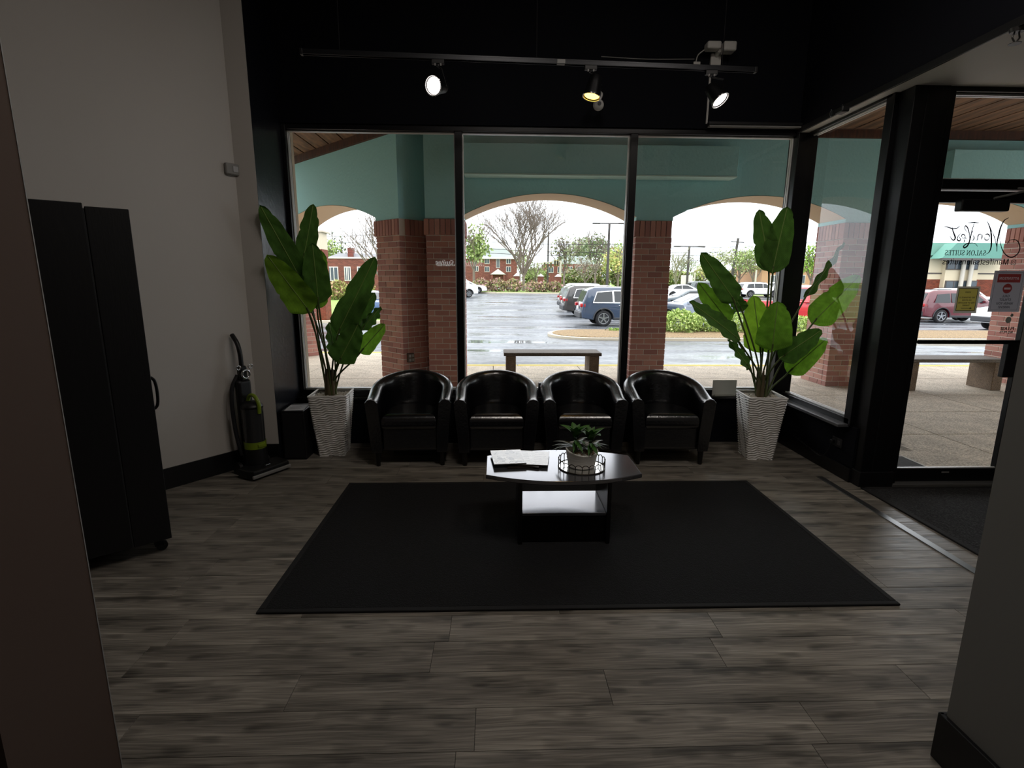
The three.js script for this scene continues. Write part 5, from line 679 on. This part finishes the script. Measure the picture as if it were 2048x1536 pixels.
  // paper notices stuck to the outside of the glass; the print shows through from behind
  const sheet = (name, label, x0, x1, y0, y1, draw, cat) => { const o = thing(name, label, 'notice', [(x0 + x1) / 2, (y0 + y1) / 2, -3.8125]); const t = canvasTex(512, Math.round(512 * (y1 - y0) / (x1 - x0)), (c2, W, H) => { c2.save(); c2.translate(W, 0); c2.scale(-1, 1); draw(c2, W, H); c2.restore(); }); const pm = phy('#ffffff', 1, { map: t, transmission: 0.3, thickness: 0, side: THREE.DoubleSide }); mesh('printed_sheet', new THREE.PlaneGeometry(x1 - x0, y1 - y0), pm, o); const pl = phy('#ffffff', 0.05, { transmission: 1, thickness: 0 }); return o; };
  const txt = (c2, s, x, y, px, col, f = 'bold') => { c2.fillStyle = col; c2.font = `${f} ${px}px sans-serif`; c2.textAlign = 'center'; c2.fillText(s, x, y); };
  sheet('attention_notice', 'grey notice with red ATTENTION banner and no entry symbol on the door', 3.66, 3.9, 1.345, 1.645, (c2, W, H) => { c2.fillStyle = '#bab8c2'; c2.fillRect(0, 0, W, H); c2.strokeStyle = '#7d7b86'; c2.lineWidth = 6; c2.strokeRect(36, 30, W - 72, H - 60); c2.fillStyle = '#9c3a38'; c2.fillRect(70, 50, W - 140, 130); txt(c2, 'ATTENTION', W / 2, 138, 58, '#c9bcc0'); c2.beginPath(); c2.fillStyle = '#9c3a38'; c2.arc(W / 2, 275, 75, 0, 7); c2.fill(); c2.fillStyle = '#c9bcc0'; c2.fillRect(W / 2 - 52, 260, 104, 30); ['CALL', 'STYLIST', 'WHEN YOU', 'ARRIVE!'].forEach((s, i) => txt(c2, s, W / 2, 410 + i * 58, 52, '#4c4c55')); });
  sheet('yellow_notice', 'yellow framed notice with an arrow on the door', 3.40, 3.575, 1.335, 1.53, (c2, W, H) => { c2.fillStyle = '#d5d2c6'; c2.fillRect(0, 0, W, H); c2.fillStyle = '#3f3a14'; c2.fillRect(40, 36, W - 80, H - 82); c2.fillStyle = '#d6c864'; c2.fillRect(54, 50, W - 108, H - 110); ['SORRY', '', 'THE ENTRANCE IS', 'ON OTHER', 'END OF BUILDING', 'THANKS'].forEach((s, i) => s && txt(c2, s, W / 2, 140 + i * 56, 42, '#2f2a10')); c2.fillStyle = '#2f2a10'; c2.fillRect(130, 462, 230, 10); c2.beginPath(); c2.moveTo(110, 467); c2.lineTo(160, 445); c2.lineTo(160, 489); c2.fill(); });
  const s0 = atZ(2022, 640, Z); const hm = std('#c2c9c2', 0.7, { side: THREE.DoubleSide }); mesh('hand_icon', join([new THREE.CircleGeometry(0.022, 20).scale(1, 1.1, 1).translate(s0.x - 0.02, s0.y, Z), new THREE.CircleGeometry(0.012, 16).translate(s0.x + 0.0, s0.y + 0.035, Z)]), hm, door).userData.kind = 'stuff';
  const e1 = P(1880, 0); const tx = std('#b08a74', 0.7, { side: THREE.DoubleSide }); mesh('sticker_text', join([mirrorText(FONT, 'PLEASE', s0.x + 0.035, s0.x - 0.07, s0.y - 0.075, '', tx, 1), mirrorText(FONT, 'NO PETS', s0.x + 0.03, s0.x - 0.07, s0.y - 0.1, '', tx, 1)]), tx, door);
}
{ // lit script sign on the hallway end wall; the glass mirrors it
  const s = thing('lit_wall_sign', 'white lit Manifest Suites sign on the hallway end wall', 'sign', [-0.28, 1.88, 3.19]); const t = new TextGeometry('Manifest Suites', { font: SERIF, size: 0.15, depth: 0.02, curveSegments: 4 }); t.computeBoundingBox(); const k = 1.17 / t.boundingBox.max.x; t.scale(k, k * 1.2, 1); const sh = new THREE.Matrix4().makeShear(0, 0, 0.35, 0, 0, 0); t.applyMatrix4(sh).rotateY(Math.PI).translate(0, 0, 0); t.computeVertexNormals();
  mesh('sign_letters', t, new THREE.MeshStandardMaterial({ color: '#dddddd', emissive: '#ffffff', emissiveIntensity: 2.2 }), s); mesh('backing_rail', rbox(1.2, 0.02, 0.012, 0.003, -0.585, -0.03, 0.002), M.blackMetal, s); }
renderer.render(scene, camera);
